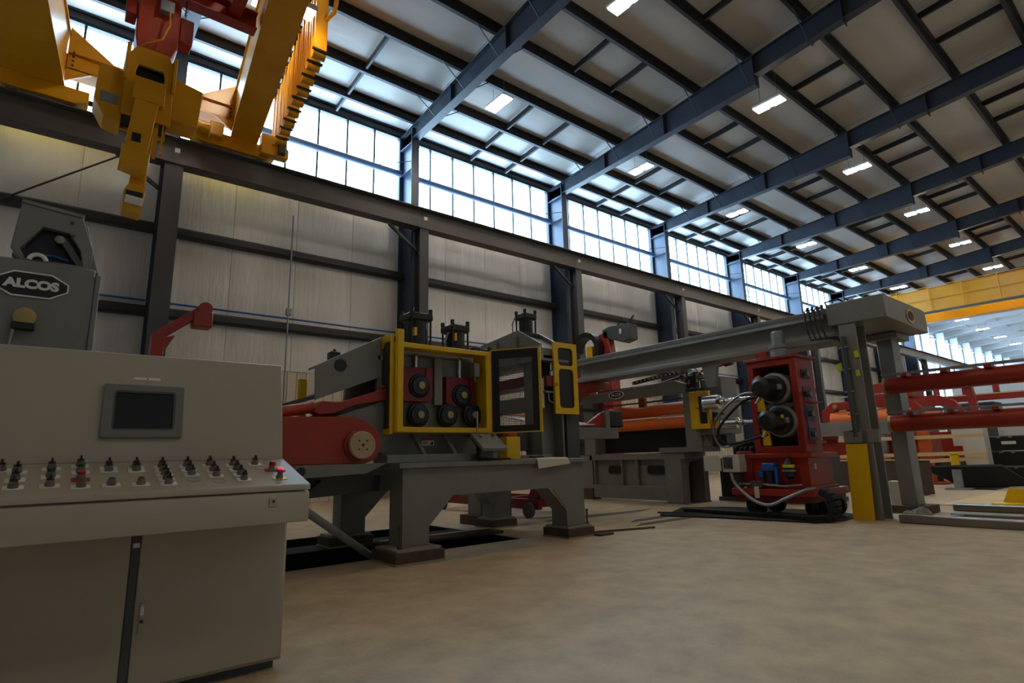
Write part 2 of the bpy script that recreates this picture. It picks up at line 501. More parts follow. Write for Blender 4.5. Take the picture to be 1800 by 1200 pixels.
# ------------------------------------------------------------------ crane runway
YR = 16.55
rw = thing('crane_runway', (XC[0], YR, 9.15), 'long dark steel crane runway beam crossing in front of the window wall', 'beam')
for k in range(14):
    a, b = X0+BAY*k, X0+BAY*(k+1)
    obj('beam_segment', G().ibeam((a+.004, YR, 9.52), (b-.004, YR, 9.52), .76, .42, .035, .025), 'runway', rw)
    obj('rail', G().box(a, b, YR-.03, YR+.03, 9.9, 9.96), 'dgrey', rw)
    obj('tag_plate', G().box(b-.02, b+.10, YR-.26, YR-.21, 9.42, 9.54), 'paper', rw)
for i, x in enumerate(XC):
    p = thing('runway_post', (x, YR, 0), 'dark steel runway post, %s from the left, carrying the crane beam' % ORD[i], 'post', 'runway posts')
    w = .22 if i == 0 else .17
    g = G().box(x-w, x+w, YR-.22, YR-.19, 0, 9.13).box(x-w, x+w, YR+.19, YR+.22, 0, 9.13).box(x-.015, x+.015, YR-.19, YR+.19, 0, 9.13)
    obj('shaft', g, 'rpost', p)
    obj('cap_plate', G().box(x-.26, x+.26, YR-.26, YR+.26, 9.10, 9.135), 'rpost', p)
    obj('base_plate', G().box(x-.3, x+.3, YR-.3, YR+.3, 0, .03), 'rpost', p)
    for s_ in (-1,):
        obj('knee_brace', G().bar((x+s_*1.25, YR, 9.07), (x+s_*.12, YR+.02, 8.3), .09, .09), 'girt', p)
ap_ = tag(obj('air_pipe', G().tube([(.3+BAY*.25*i, 17.68, 5.60+.004*math.sin(i)) for i in range(0, 19)], .03, 8), 'blue'), 'thin blue compressed air pipe resting along the lower wall girt', 'pipe')
cdt = thing('conduit_drop', (5.35, 17.66, 0), 'galvanised conduit dropping down the white insulated wall to the floor', 'conduit')
obj('conduit', G().tube([(5.35, 17.62, 0), (5.35, 17.62, 7.6), (5.35, 17.62, 9.0)], .025, 8), 'galv', cdt)
obj('junction_box', G().box(5.27, 5.43, 17.52, 17.64, 5.68, 5.9), 'galv', cdt, .006)
for i, x in enumerate((0.35, -1.6)):
    pass
rb = tag(obj('wind_brace', G().tube([(-3.6, 17.62, 5.9), (1.3, 17.66, 10.1)], .025, 8), 'girt'), 'thin dark diagonal wind brace rod on the wall at far left', 'rod')

# ------------------------------------------------------------------ overhead crane at the left
SK = -.105                                       # the bridge stands slightly out of square on its rails
cr = thing('overhead_crane', (1.6, YR, 9.96), 'yellow overhead bridge crane with two box girders above the console', 'crane')
def girder(xa, xb, nm):
    y0, y1 = 16.85, -4.0
    def sx(x, y): return x+(16.5-y)*(-SK)*-1
    g = G()
    vs = []
    for y in (y0, y1):
        for z in (10.42, 11.75):
            for x in (xa, xb): vs.append((sx(x, y), y, z))
    g.add(vs, [(0, 1, 3, 2), (4, 6, 7, 5), (0, 4, 5, 1), (2, 3, 7, 6), (0, 2, 6, 4), (1, 5, 7, 3)])
    o = obj(nm, g, 'cyellow', cr)
    for z, e in ((10.40, .05), (11.77, .05)):
        g = G(); vs = []
        for y in (y0, y1):
            for zz in (z-.02, z+.02):
                for x in (xa-e, xb+e): vs.append((sx(x, y), y, zz))
        g.add(vs, [(0, 1, 3, 2), (4, 6, 7, 5), (0, 4, 5, 1), (2, 3, 7, 6), (0, 2, 6, 4), (1, 5, 7, 3)])
        obj('flange_plate', g, 'cyellow', o)
    return o
ga = girder(-2.35, -.68, 'bridge_girder')
gb = girder(3.16, 3.78, 'bridge_girder')
obj('tie_beam', G().box(-.68, 3.16, 16.38, 16.74, 10.88, 11.30), 'cyellow', cr, .01)
obj('tie_flange', G().box(-.68, 3.16, 16.30, 16.82, 11.30, 11.33).box(-.68, 3.16, 16.30, 16.82, 10.85, 10.88), 'cyellow', cr)
for x0, s_ in ((-.68, 1), (3.16, -1)):
    obj('gusset_plate', G().prism('y', [(x0, 11.33), (x0+s_*.95, 11.33), (x0, 12.0)], 16.30, 16.36), 'cyellow', cr)
    obj('gusset_plate', G().prism('y', [(x0, 10.88), (x0+s_*.55, 10.88), (x0, 10.5)], 16.30, 16.36), 'cyellow', cr)
    for q in range(4):
        z = 10.95+.12*q
        obj('bolt', G().cyl((x0+s_*.12, 16.29, z), (x0+s_*.12, 16.25, z), .025, n=8), 'dgrey', cr)
for xa, xb in ((-2.0, -.15), (2.15, 4.35)):
    b_ = obj('bogie', G().prism('y', [(xa, 10.1), (xa+.25, 10.0), (xb-.25, 10.0), (xb, 10.1), (xb, 10.38), (xa, 10.38)], 16.33, 16.77), 'cyellow', cr, .01)
    for x in (xa+.4, xb-.4):
        obj('wheel', G().cyl((x, YR-.07, 10.13), (x, YR+.07, 10.13), .17, n=20), 'dgrey', b_)
    obj('end_buffer', G().cyl((xb, YR, 10.22), (xb+.14, YR, 10.22), .07, n=12), 'rubber', b_)
dm = obj('drive_motor', G().lathe((2.0, 16.1, 10.28), (1, 0, 0), [(0, .12), (.05, .17), (.5, .17), (.55, .1)], 16), 'cyellow', cr)
obj('gear_case', G().box(2.5, 2.85, 15.98, 16.36, 10.08, 10.5), 'cyellow', dm, .03)
# cable festoon along the right girder
def fx(y): return 4.36+(16.5-y)*SK
obj('festoon_rail', G().bar((fx(16.4), 16.4, 12.08), (fx(6.5), 6.5, 12.08), .06, .1), 'cyellow', cr)
for y in (16.2, 14.6, 13.0, 11.4, 9.8, 8.2):
    obj('rail_arm', G().bar((fx(y), y, 12.08), (fx(y)-.6, y, 11.7), .05, .06), 'cyellow', cr)
for i in range(10):
    y = 16.15-i*.52; x = fx(y)
    tw = .14; bot = 10.15+.02*(i % 3)
    pts = [(y-.12, 12.02), (y-.12, bot+.12)]+arc((y, bot+.14), .12, 180, 360, 6)+[(y+.12, 12.02), (y+.09, 12.02), (y+.09, bot+.14)]+arc((y, bot+.14), .09, 360, 180, 6)+[(y-.09, 12.02)]
    lp = obj('festoon_loop', G().prism('x', pts, x-tw, x+tw), 'cyellow', cr)
    obj('cable_clip', G().box(x-tw-.03, x+tw+.03, y-.12, y+.12, 12.0, 12.05), 'black', lp)
    obj('cable_clip', G().box(x-tw-.04, x+tw+.04, y-.15, y-.09, bot+.15, bot+.19), 'black', lp)
obj('festoon_cable', G().tube([(fx(12)+.12, 11.2, 12.4), (fx(12)+.16, 11.0, 11.7), (fx(12)+.14, 11.1, 11.25), (fx(12)+.05, 11.35, 11.15), (fx(12), 11.5, 11.6), (fx(12), 11.5, 12.1)], .05, 10), 'cyellow', cr)
tr_ = obj('tow_box', G().prism('y', [(3.85, 10.0), (4.62, 10.0), (4.62, 10.28), (4.3, 10.62), (3.85, 10.62)], 16.0, 16.3), 'cyellow', cr, .02)
obj('tow_motor', G().box(4.3, 4.5, 15.85, 16.0, 10.05, 10.6), 'dgrey', tr_, .02)
fl = obj('flood_lamp', G().box(3.28, 3.56, 10.84, 11.22, 10.84, 10.98), 'dgrey', cr, .01)
for s_ in (-1, 1):
    obj('lens', G().box(3.31, 3.53, 11.03+s_*.095-.075, 11.03+s_*.095+.075, 10.81, 10.842), 'flood', fl)
obj('lamp_bracket', G().box(3.18, 3.30, 10.98, 11.08, 10.88, 10.96), 'dgrey', fl)

# trolley, hoist block and coil grab
HX, HY = .78, 12.0
tl = thing('crane_trolley', (HX, HY, 10.7), 'red crane trolley frame spanning between the yellow girders', 'trolley')
obj('cross_beam', G().ibeam((-1.07, 12.25, 11.0), (2.65, 12.25, 11.0), .42, .3), 'red', tl)
obj('cross_beam', G().ibeam((-1.2, 11.0, 11.0), (2.52, 11.0, 11.0), .42, .3), 'red', tl)
for x in (-.1, 2.05):
    obj('side_beam', G().box(x, x+.25, 11.1, 12.15, 10.9, 11.2), 'red', tl)
obj('upright', G().box(2.1, 2.26, 12.1, 12.26, 11.2, 12.1), 'red', tl)
obj('hoist_drum', G().cyl((.3, 11.6, 11.45), (1.9, 11.6, 11.45), .3, n=24), 'red', tl)
hb = thing('hook_block', (HX, HY, 9.05), 'orange-red hoist hook block hanging above the yellow coil grab', 'hoist')
obj('block_body', G().prism('y', [(.50, 9.05), (1.05, 9.05), (1.15, 9.3), (1.15, 10.3), (.98, 10.45), (.55, 10.45), (.45, 10.2), (.45, 9.3)], 11.75, 12.2), 'redo', hb, .02)
obj('side_cheek', G().box(.26, .44, 11.8, 12.15, 9.75, 10.35), 'red', hb, .02)
obj('side_cheek', G().box(1.16, 1.40, 11.8, 12.15, 9.55, 10.1), 'red', hb, .02)
obj('junction_box', G().box(.78, 1.02, 11.6, 11.75, 9.95, 10.2), 'galv', hb, .01)
obj('control_cable', G().tube([(.95, 11.62, 9.98), (.96, 11.5, 9.6), (.86, 11.45, 9.2), (.66, 11.5, 9.06), (.58, 11.6, 9.05)], .018, 8), 'cyellow', hb)
for k in range(6):
    x = .5+.15*k
    obj('wire_rope', G().tube([(x, 12.0, 10.3), (x+.02, 12.15, 10.77)], .011, 6), 'black', hb)
obj('hook_shank', G().cyl((.75, 12.0, 9.0), (.75, 12.0, 9.06), .12, n=16), 'dgrey', hb)
cg = thing('coil_grab', (.7, HY, 5.9), 'yellow coil grab arm with end roller hanging below the hook block', 'coil grab')
y0, y1 = 11.72, 12.28
hp = obj('head_frame', G().frame('y', [(.36, 7.55), (1.14, 7.55), (1.14, 8.75), (1.0, 9.0), (.5, 9.0), (.36, 8.75)], [(.52, 8.30), (.98, 8.30), (.98, 8.5), (.95, 8.62), (.55, 8.62), (.52, 8.5)], y0-.12, y0-.04), 'cyellow', cg, .01)
obj('head_frame', G().prism('y', [(.36, 7.55), (1.14, 7.55), (1.14, 8.75), (1.0, 9.0), (.5, 9.0), (.36, 8.75)], y1-.04, y1+.04), 'cyellow', cg, .01)
obj('cheek_plate', G().box(.34, .40, y0-.2, y1+.1, 8.2, 8.95), 'cyellow', cg, .01)
obj('cheek_plate', G().box(1.10, 1.16, y0-.2, y1+.1, 8.2, 8.95), 'cyellow', cg, .01)
obj('side_wing', G().prism('y', [(-.05, 7.75), (.12, 7.45), (.38, 7.4), (.38, 8.45), (-.02, 8.45)], y0, y1), 'cyellow', cg, .015)
obj('side_wing', G().prism('y', [(1.12, 7.75), (1.62, 7.75), (1.66, 8.55), (1.12, 8.65)], y0, y1), 'cyellow', cg, .015)
obj('side_label', G().box(.04, .3, y0-.01, y0, 7.72, 7.92), 'galv', cg)
obj('dark_core', G().box(.40, 1.10, y0+.02, y1-.06, 7.6, 8.8), 'black', cg)
ua = obj('upper_arm', G().prism('y', [(.46, 6.62), (.80, 6.55), (.94, 8.05), (.56, 8.05)], y0-.3, y0-.1), 'cyellow', cg, .01)
obj('arm_head', G().box(.50, 1.0, y0-.32, y0-.05, 7.8, 8.25), 'cyellow', ua, .01)
obj('arm_slot', G().box(.56, .70, y0-.312, y0-.30, 6.95, 7.12), 'black', ua)
obj('arm_shoe', G().prism('y', [(.42, 6.45), (.84, 6.36), (.86, 6.75), (.44, 6.85)], y0-.34, y0-.02), 'cyellow', ua, .01)
la = obj('lower_arm', G().prism('y', [(.60, 5.95), (.86, 5.95), (.92, 7.5), (.70, 7.5)], y0+.02, y0+.2), 'cyellow', cg, .01)
obj('end_fork', G().prism('y', [(.56, 5.72), (.84, 5.68), (.88, 6.12), (.80, 6.25), (.62, 6.25), (.55, 6.1)], y0-.06, y0+.28), 'cyellow', la, .01)
obj('end_roller', G().cyl((.58, y0-.1, 5.92), (.84, y0-.1, 5.9), .075, n=14), 'white', la)
obj('roller_slot', G().box(.58, .84, y0-.07, y0-.06, 5.98, 6.1), 'black', la)
obj('guide_rod', G().box(.92, .98, y0+.05, y0+.12, 6.9, 7.6).box(1.04, 1.07, y0+.05, y0+.12, 7.0, 7.6), 'cyellow', cg)

# second crane, far right
c2 = thing('overhead_crane', (49, YR, 9.96), 'far yellow overhead crane bridge at right beyond the grey gantry', 'crane')
for X in (47.0, 51.0):
    gg = obj('bridge_girder', G().box(X, X+.6, YN+1, 16.5, 10.45, 12.05), 'cyellow', c2)
    obj('flange_plate', G().box(X-.12, X+.72, YN+1, 16.5, 10.41, 10.45).box(X-.1, X+.7, YN+1, 16.5, 12.05, 12.09), 'cyellow', gg)
for y in [15.2-1.9*i for i in range(12)]:
    obj('rail_post', G().box(46.75, 46.81, y-.03, y+.03, 10.3, 12.15), 'cyellow', c2)
for z in (11.3, 12.15):
    obj('hand_rail', G().box(46.76, 46.8, YN+1, 15.4, z-.02, z+.02), 'cyellow', c2)
obj('walkway', G().box(46.4, 47.0, YN+1, 15.4, 10.3, 10.36), 'runway', c2)
obj('end_truck', G().box(45.8, 52.8, 16.35, 16.75, 10.0, 10.45), 'cyellow', c2)

# ------------------------------------------------------------------ control console (foreground left)
CX0, CX1 = -1.55, 1.22
cs = thing('control_console', (0, 3.95, 0), 'beige operator control console with push buttons and a small screen', 'console')
obj('cabinet_body', G().box(CX0, CX1, 3.79, 4.34, 0.05, .87), 'beige', cs, .006)
obj('plinth', G().box(CX0+.03, CX1-.03, 3.84, 4.3, 0, .05), 'dgrey', cs)
rd = obj('door', G().box(.442, CX1-.015, 3.77, 3.79, .07, .86), 'beige', cs, .004)
ld = obj('door', G().box(CX0+.015, .397, 3.77, 3.79, .07, .86), 'beige', cs, .004)
lt = obj('latch', G().box(.452+.012, .487, 3.757, 3.77, .34, .49), 'beige', rd, .003)
obj('latch_label', G().box(.468, .484, 3.755, 3.757, .43, .475), 'white', rd)
obj('lock_barrel', G().cyl((.476, 3.757, .40), (.476, 3.748, .40), .008, n=12), 'black', rd)
obj('centre_strip', G().box(.402, .437, 3.772, 3.786, .06, .865), 'dgrey', cs)
obj('strip_cap', G().box(.404, .436, 3.757, 3.772, .775, .80), 'white', cs, .002)
# slanted desk: underside housing with a hinged lid
hz = lambda y: 1.078+(y-3.45)*.288
obj('desk_housing', G().prism('x', [(3.43, .868), (3.79, .868), (4.34, .868), (4.34, 1.2), (3.96, 1.19), (3.43, 1.035)], CX0, CX1), 'beige', cs, .004)
lid = obj('desk_lid', G().prism('x', [(3.425, 1.045), (3.425, 1.078), (3.448, 1.085), (3.955, 1.229), (3.955, 1.19)], CX0-.002, CX1+.002), 'beige', cs, .003)
obj('housing_lock', G().box(.995, 1.04, 3.425, 3.431, .962, 1.01), 'beige', cs, .002)
obj('lock_barrel', G().cyl((1.017, 3.425, .99), (1.017, 3.42, .99), .007, n=12), 'black', cs)
# upright display panel
py = lambda z: 3.957+(z-1.222)*.195
up_ = obj('upright_panel', G().prism('x', [(py(1.225), 1.225), (py(1.874), 1.874), (4.34, 1.874), (4.34, 1.2)], CX0, CX1), 'beige', cs, .006)
Mp = Matrix.Translation((0, py(1.52), 1.52)) @ Matrix.Rotation(math.atan(-.195), 4, 'X')
def onp(g): return g.xf(Mp)
bz = obj('screen_bezel', onp(G().frame('y', rrect(.212, .62, -.16, .158, .012), rrect(.262, .575, -.115, .12, .02), -.022, 0)), 'bezel', cs, .003)
obj('bezel_inner', onp(G().frame('y', rrect(.255, .582, -.122, .127, .02), rrect(.272, .566, -.105, .11, .012), -.018, -.004)), 'dgrey', bz)
obj('screen', onp(G().box(.26, .578, -.008, -.004, -.118, .122)), 'screen', bz)
obj('name_plate', onp(G().box(.353, .49, -.004, 0, .197, .213)), 'white', cs)
obj('name_mark', onp(G().box(.418, .428, -.0046, -.004, .202, .208)), 'dgrey', cs)
Md = lambda x, y: Matrix.Translation((x, y, 1.085+(y-3.448)*.284+.0015)) @ Matrix.Rotation(math.atan(.288), 4, 'X')
BT = [('k', -.175, 3.84)]+[('k', -.112, y) for y in (3.8, 3.68, 3.56)]
BT += [('k', .02, 3.845), ('g', .02, 3.71), ('k', .02, 3.565)]
BT += [('k', .14, 3.885), ('g', .14, 3.775), ('r', .14, 3.65), ('p', .14, 3.535)]
BT += [('k', .262, 3.785), ('k2', .262, 3.835), ('p', .262, 3.543), ('k', .387, 3.775), ('k2', .387, 3.83), ('p', .387, 3.537)]
BT += [('k', .51, y) for y in (3.827, 3.755, 3.681, 3.602, 3.53)]
BT += [('k', .638, y) for y in (3.833, 3.75, 3.671)]
BT += [('k', .757, y) for y in (3.84, 3.728, 3.632)]
BT += [('k', .884, y) for y in (3.827, 3.731, 3.638, 3.545)]
BT += [('k', 1.012, 3.835), ('R', 1.079, 3.708), ('L', 1.079, 3.545)]
for kd, x, y in BT:
    M_ = Md(x, y) @ Matrix.Scale(1.32, 4)
    b_ = obj('push_button', G().cyl((0, 0, 0), (0, 0, .016), .0155, n=14).cyl((0, 0, .016), (0, 0, .026), .0125, n=14).xf(M_), 'steel', cs)
    pm = 'yellow' if kd == 'L' else 'redcap' if kd in 'rR' else 'white'
    obj('legend_plate', G().box(-.029, .029, -.021, .021, -.002, .002).xf(M_), pm, b_)
    if kd in ('k', 'k2'):
        obj('selector_knob', G().prism('x', [(-.012, .026), (.012, .026), (.009, .044), (-.009, .044)], -.004, .004).cyl((0, 0, .024), (0, 0, .030), .012, n=12).xf(M_), 'black', b_)
    elif kd == 'p':
        obj('cap', G().cyl((0, 0, .024), (0, 0, .029), .010, n=12).xf(M_), 'dgrey', b_)
    elif kd == 'g':
        obj('cap', G().cyl((0, 0, .024), (0, 0, .036), .013, n=14).xf(M_), 'green', b_)
    elif kd == 'r':
        obj('cap', G().cyl((0, 0, .024), (0, 0, .034), .014, n=14).xf(M_), 'redcap', b_)
    elif kd == 'R':
        obj('cap', G().cyl((0, 0, .022), (0, 0, .042), .0145, n=16).xf(M_), 'redcap', b_)
    else:
        obj('mushroom_cap', G().lathe((0, 0, .026), (0, 0, 1), [(0, .010), (.006, .022), (.012, .021), (.016, .012)], 16).xf(M_), 'redcap', b_)
        obj('indicator', G().lathe((0, 0, .041), (0, 0, 1), [(0, .010), (.006, .008), (.009, .003)], 12).xf(M_), 'ledred', b_)
for x, y in ((.638, 3.585), (.757, 3.54), (1.03, 3.76)):
    obj('legend_ring', G().lathe((0, 0, -.002), (0, 0, 1), [(0, .034), (.003, .034), (.003, .030), (.001, .030)], 20).xf(Md(x, y)), 'beige', cs)

# ------------------------------------------------------------------ grey coil-holder housing behind the console
cb = thing('coil_housing', (-.9, 6.3, 0), 'grey steel machine housing with a black name badge behind the console', 'machine')
obj('housing', G().box(-2.2, .155, 6.0, 6.75, 0, 2.91), 'grey', cb, .008)
obj('edge_plate', G().box(.16, .20, 5.98, 6.78, 0, 2.86), 'grey', cb, .005)
def badge(par, cx, z, w, h, y, nm='ALCOS', s_=1.):
    o = [(cx-w/2, z-h*.16), (cx-w*.26, z-h/2), (cx+w*.26, z-h/2), (cx+w/2, z-h*.16), (cx+w/2, z+h*.16), (cx+w*.26, z+h/2), (cx-w*.26, z+h/2), (cx-w/2, z+h*.16)]
    p = obj('badge', G().prism('y', o, y-.012, y), 'black', par)
    i = [(cx+(a-cx)*1.05, z+(b-z)*1.12) for a, b in o]
    obj('badge_rim', G().frame('y', i, o, y-.016, y), 'white', p)
    text('badge_lettering', nm, h*.52, 'white', p, (cx, y-.014, z), (math.radians(90), 0, 0), .003, h*.03, sx=1.12)
badge(cb, -.255, 2.70, .46, .19, 6.0)
kb = obj('disc_knob', G().lathe((-.27, 6.0, 2.42), (0, -1, 0), [(0, .075), (.05, .075), (.055, .06)], 20), 'brass', cb)
obj('knob_bracket', G().box(-.345, -.2, 5.93, 6.0, 2.31, 2.37), 'black', cb, .008)
obj('hook_rod', G().tube([(-.33, 5.95, 2.31), (-.34, 5.95, 2.2), (-.345, 5.95, 1.6)], .012, 8), 'galv', cb)
tu = obj('top_unit', G().frame('y', [(-.43, 3.02), (-.36, 2.92), (.12, 2.92), (.12, 3.1), (.02, 3.38), (-.40, 3.42)], [(-.37, 3.02), (-.33, 2.94), (.06, 2.94), (.03, 3.08), (-.06, 3.22), (-.24, 3.24)], 6.05, 6.13), 'grey', cb, .006)
obj('top_shell', G().prism('y', [(-.43, 3.02), (-.36, 2.92), (.12, 2.92), (.12, 3.1), (.02, 3.38), (-.40, 3.42)], 6.3, 7.0), 'grey', tu)
obj('top_roof', G().prism('y', [(-.40, 3.42), (.02, 3.38), (.03, 3.41), (-.40, 3.45)], 6.04, 6.5), 'grey', tu)
obj('side_rib', G().prism('y', [(.03, 3.06), (.13, 2.90), (.18, 2.90), (.06, 3.34), (.0, 3.36)], 6.10, 6.9), 'grey', tu, .006)
obj('dark_insert', G().box(-.34, .06, 6.14, 6.29, 2.93, 3.24), 'black', tu)
obj('strut', G().bar((-.1, 6.08, 3.16), (.05, 6.08, 2.93), .05, .05, (0, 1, 0)), 'dgrey', tu)
obj('pin_head', G().lathe((-.12, 6.08, 3.15), (0, -1, 0), [(0, .035), (.03, .035), (.035, .015)], 14), 'steel', tu)
obj('lifting_eye', G().tube([(-.245+.055*math.cos(t*math.pi/8), 6.02, 2.925+.05*math.sin(t*math.pi/8)) for t in range(0, 9)], .018, 8), 'white', tu)
obj('blue_hose', G().tube([(-.25, 6.12, 3.0), (-.15, 6.12, 3.01), (-.05, 6.12, 2.99)], .012, 8), 'blue', tu)
for k, (x, z) in enumerate(((-.05, 3.32), (-.03, 3.2))):
    obj('bolt', G().cyl((x, 6.05, z), (x, 6.035, z), .014, n=8), 'dgrey', tu)

# red swing arm standing behind
ja = thing('swing_arm', (1.22, 10.6, 0), 'red swing arm with a square end block standing by the white wall', 'swing arm')
obj('mast', G().box(1.09, 1.27, 10.5, 10.7, 0, 3.28), 'red', ja, .01)
obj('arm', G().bar((1.14, 10.6, 3.24), (1.80, 10.6, 3.80), .16, .15), 'red', ja, .01)
obj('gusset', G().prism('y', [(1.27, 3.0), (1.42, 3.3), (1.27, 3.25)], 10.52, 10.68), 'red', ja)
obj('pivot', G().cyl((1.82, 10.46, 3.80), (1.82, 10.74, 3.80), .11, n=18), 'red', ja)
obj('end_block', G().box(1.66, 1.94, 10.45, 10.75, 3.48, 3.74), 'red', ja, .015)

# ------------------------------------------------------------------ roll leveller in the middle
lv = thing('roll_leveller', (4.9, 7.5, 0), 'grey roll leveller on a steel table with a yellow guard and red chocks', 'machine')
def base(y0, y1, nm):
    o = [(3.42, .17), (3.80, .17), (3.80, .38), (4.16, .74), (5.82, .74), (6.18, .40), (6.18, .17), (6.57, .17), (6.57, 1.10), (3.42, 1.10)]
    b_ = obj(nm, G().prism('y', o, y0, y1), 'grey', lv, .006)
    obj('top_slab', G().box(3.34, 6.60, y0-.07, y1+.05, 1.10, 1.165), 'grey', b_, .006)
    return b_
fb = base(6.42, 6.76, 'front_beam')
obj('gusset_panel', G().prism('y', [(5.9, .73), (6.17, .73), (6.17, .44)], 6.41, 6.42), 'grey', fb)
rbm = base(8.28, 8.6, 'rear_beam')
for x in (3.5, 6.27):
    obj('cross_beam', G().box(x, x+.28, 6.77, 8.27, .84, 1.09), 'grey', lv, .005)
for x0, x1, y0, y1 in ((3.24, 3.90, 6.22, 6.86), (6.10, 6.66, 6.32, 6.88), (3.24, 3.9, 8.2, 8.7), (6.10, 6.66, 8.2, 8.7)):
    p_ = obj('base_pad', G().box(x0, x1, y0, y1, .02, .135), 'rust', lv, .004)
    obj('sole_plate', G().box(x0+.03, x1-.03, y0+.03, y1-.03, .135, .17), 'grout', p_, .004)
    obj('grout_bed', G().box(x0-.01, x1+.01, y0-.012, y1+.01, 0, .02), 'grout', p_)
for x, y, h in ((3.345, 6.33, .42), (6.605, 6.42, .38)):
    b_ = obj('anchor_bolt', G().cyl((x, y, .17), (x, y, h), .014, n=10), 'rust', lv)
    obj('nut', G().cyl((x, y, .17), (x, y, .2), .03, n=6).cyl((x, y, h-.02), (x, y, h+.01), .024, n=6), 'rust', b_)
obj('shim_plate', G().box(6.62, 6.92, 6.17, 6.31, 0, .03), 'rust', lv)
obj('step_block', G().box(3.28, 5.0, 6.56, 6.95, 1.165, 1.27), 'grey', lv, .006)
obj('sole_rail', G().box(5.0, 6.3, 6.83, 6.98, 1.165, 1.23), 'grey', lv, .006)
# side plates
sp = [(2.95, 1.27), (5.30, 1.27), (5.30, 2.62), (3.45, 2.62), (3.42, 2.02), (3.1, 1.95), (2.80, 1.80), (3.02, 1.68), (3.2, 1.5), (3.25, 1.38)]
obj('side_plate', G().prism('y', sp, 6.98, 7.06), 'grey', lv, .004)
obj('side_plate', G().prism('y', sp, 8.3, 8.38), 'grey', lv, .004)
obj('top_bridge', G().box(3.5, 5.25, 7.06, 8.3, 2.50, 2.74), 'grey', lv, .006)
obj('left_cheek', G().box(3.30, 3.42, 6.93, 7.02, 1.30, 2.72), 'grey', lv, .004)
for x in (4.16, 4.92):
    obj('spacer_bar', G().box(x, x+.13, 6.90, 6.98, 1.95, 2.62), 'grey', lv, .004)
for x0, x1, z0, z1 in ((3.62, 4.12, 1.98, 2.46), (4.34, 4.86, 1.93, 2.36)):
    c_ = obj('chock', G().prism('y', [(x0, z0+.06), (x0+.06, z0), (x1-.06, z0), (x1, z0+.06), (x1, z1), (x0, z1)], 6.88, 6.98), 'maroon', lv, .006)
    xm = (x0+x1)/2
    obj('chock_keeper', G().box(x1-.12, x1-.06, 6.86, 6.88, z0+.1, z1), 'maroon', c_)
    obj('piston_rod', G().cyl((xm, 6.93, z1), (xm, 6.93, 2.66), .035, n=14), 'chrome', c_)
for x, z in ((3.89, 1.80), (4.36, 1.81), (4.79, 1.82), (3.90, 2.20), (4.60, 2.10)):
    c_ = obj('bearing_cap', G().lathe((x, 6.90, z), (0, -1, 0), [(0, .165), (.03, .165), (.045, .155), (.05, .14), (.075, .13), (.08, .11)], 26), 'navyblk', lv)
    obj('hub', G().lathe((x, 6.82, z), (0, -1, 0), [(0, .05), (.03, .05), (.035, .03)], 16), 'brass', c_)
    for k in range(6):
        t = k*math.pi/3+.3
        obj('cap_screw', G().cyl((x+.118*math.cos(t), 6.826, z+.118*math.sin(t)), (x+.118*math.cos(t), 6.815, z+.118*math.sin(t)), .009, n=6), 'black', c_)
    obj('roll', G().cyl((x, 7.07, z), (x, 8.29, z), .11, n=20), 'steel', lv)
for x in (3.84, 4.32, 4.80):
    obj('rib', G().prism('x', [(6.60, 1.27), (6.68, 1.27), (6.97, 1.54), (6.97, 1.62)], x-.025, x+.025), 'grey', lv)
wn = obj('warning_label', G().box(4.00, 4.20, 6.972, 6.98, 1.39, 1.50), 'white', lv)
obj('label_band', G().box(4.00, 4.20, 6.969, 6.972, 1.46, 1.50), 'pinkred', wn)
obj('label_symbol', G().prism('y', [(4.12, 1.40), (4.18, 1.40), (4.18, 1.45)], 6.969, 6.972).box(4.02, 4.10, 6.969, 6.972, 1.415, 1.425).box(4.02, 4.10, 6.969, 6.972, 1.435, 1.442), 'black', wn)
# black hydraulic cylinders
def cylinder(par, x, y, z0, z1, r, lab=True):
    c_ = obj('hydraulic_cylinder', G().cyl((x, y, z0+.08), (x, y, z1-.1), r*.86, n=22), 'black', par)
    obj('cylinder_head', G().box(x-r, x+r, y-r, y+r, z1-.13, z1-.02), 'black', c_, .02)
    obj('cylinder_foot', G().box(x-r*1.15, x+r*1.15, y-r*1.15, y+r*1.15, z0, z0+.08), 'black', c_, .01)
    for sx in (-1, 1):
        for sy in (-1, 1):
            a, b_ = x+sx*r*.82, y+sy*r*.82
            obj('tie_rod', G().cyl((a, b_, z0+.08), (a, b_, z1+.0), .016, n=8).cyl((a, b_, z1-.02), (a, b_, z1+.045), .032, n=6), 'black', c_)
    if lab:
        obj('cylinder_sticker', G().box(x-r*.62, x-r*.42, y-r*.86-.012, y-r*.62, z0+.22, z0+.34), 'yellow', c_)
    return c_
cylinder(lv, 4.05, 7.25, 2.74, 3.33, .19)
cylinder(lv, 4.74, 7.25, 2.74, 3.24, .17)
obj('cylinder_pipe', G().tube([(4.52, 7.2, 2.74), (4.5, 7.15, 2.95), (4.54, 7.15, 3.08), (4.62, 7.2, 3.1)], .014, 8), 'galv', lv)
obj('port_fitting', G().box(4.98, 5.12, 7.1, 7.24, 2.74, 2.9), 'black', lv, .01)
vb = obj('valve_cluster', G().box(5.14, 5.34, 7.2, 7.45, 2.74, 2.92), 'black', lv, .02)
for k in range(3):
    obj('hose', G().tube([(5.3, 7.3, 2.85), (5.42, 7.3, 2.97-.02*k), (5.56, 7.35, 2.92), (5.62+.03*k, 7.4, 2.78)], .014, 8), 'rubber', vb)
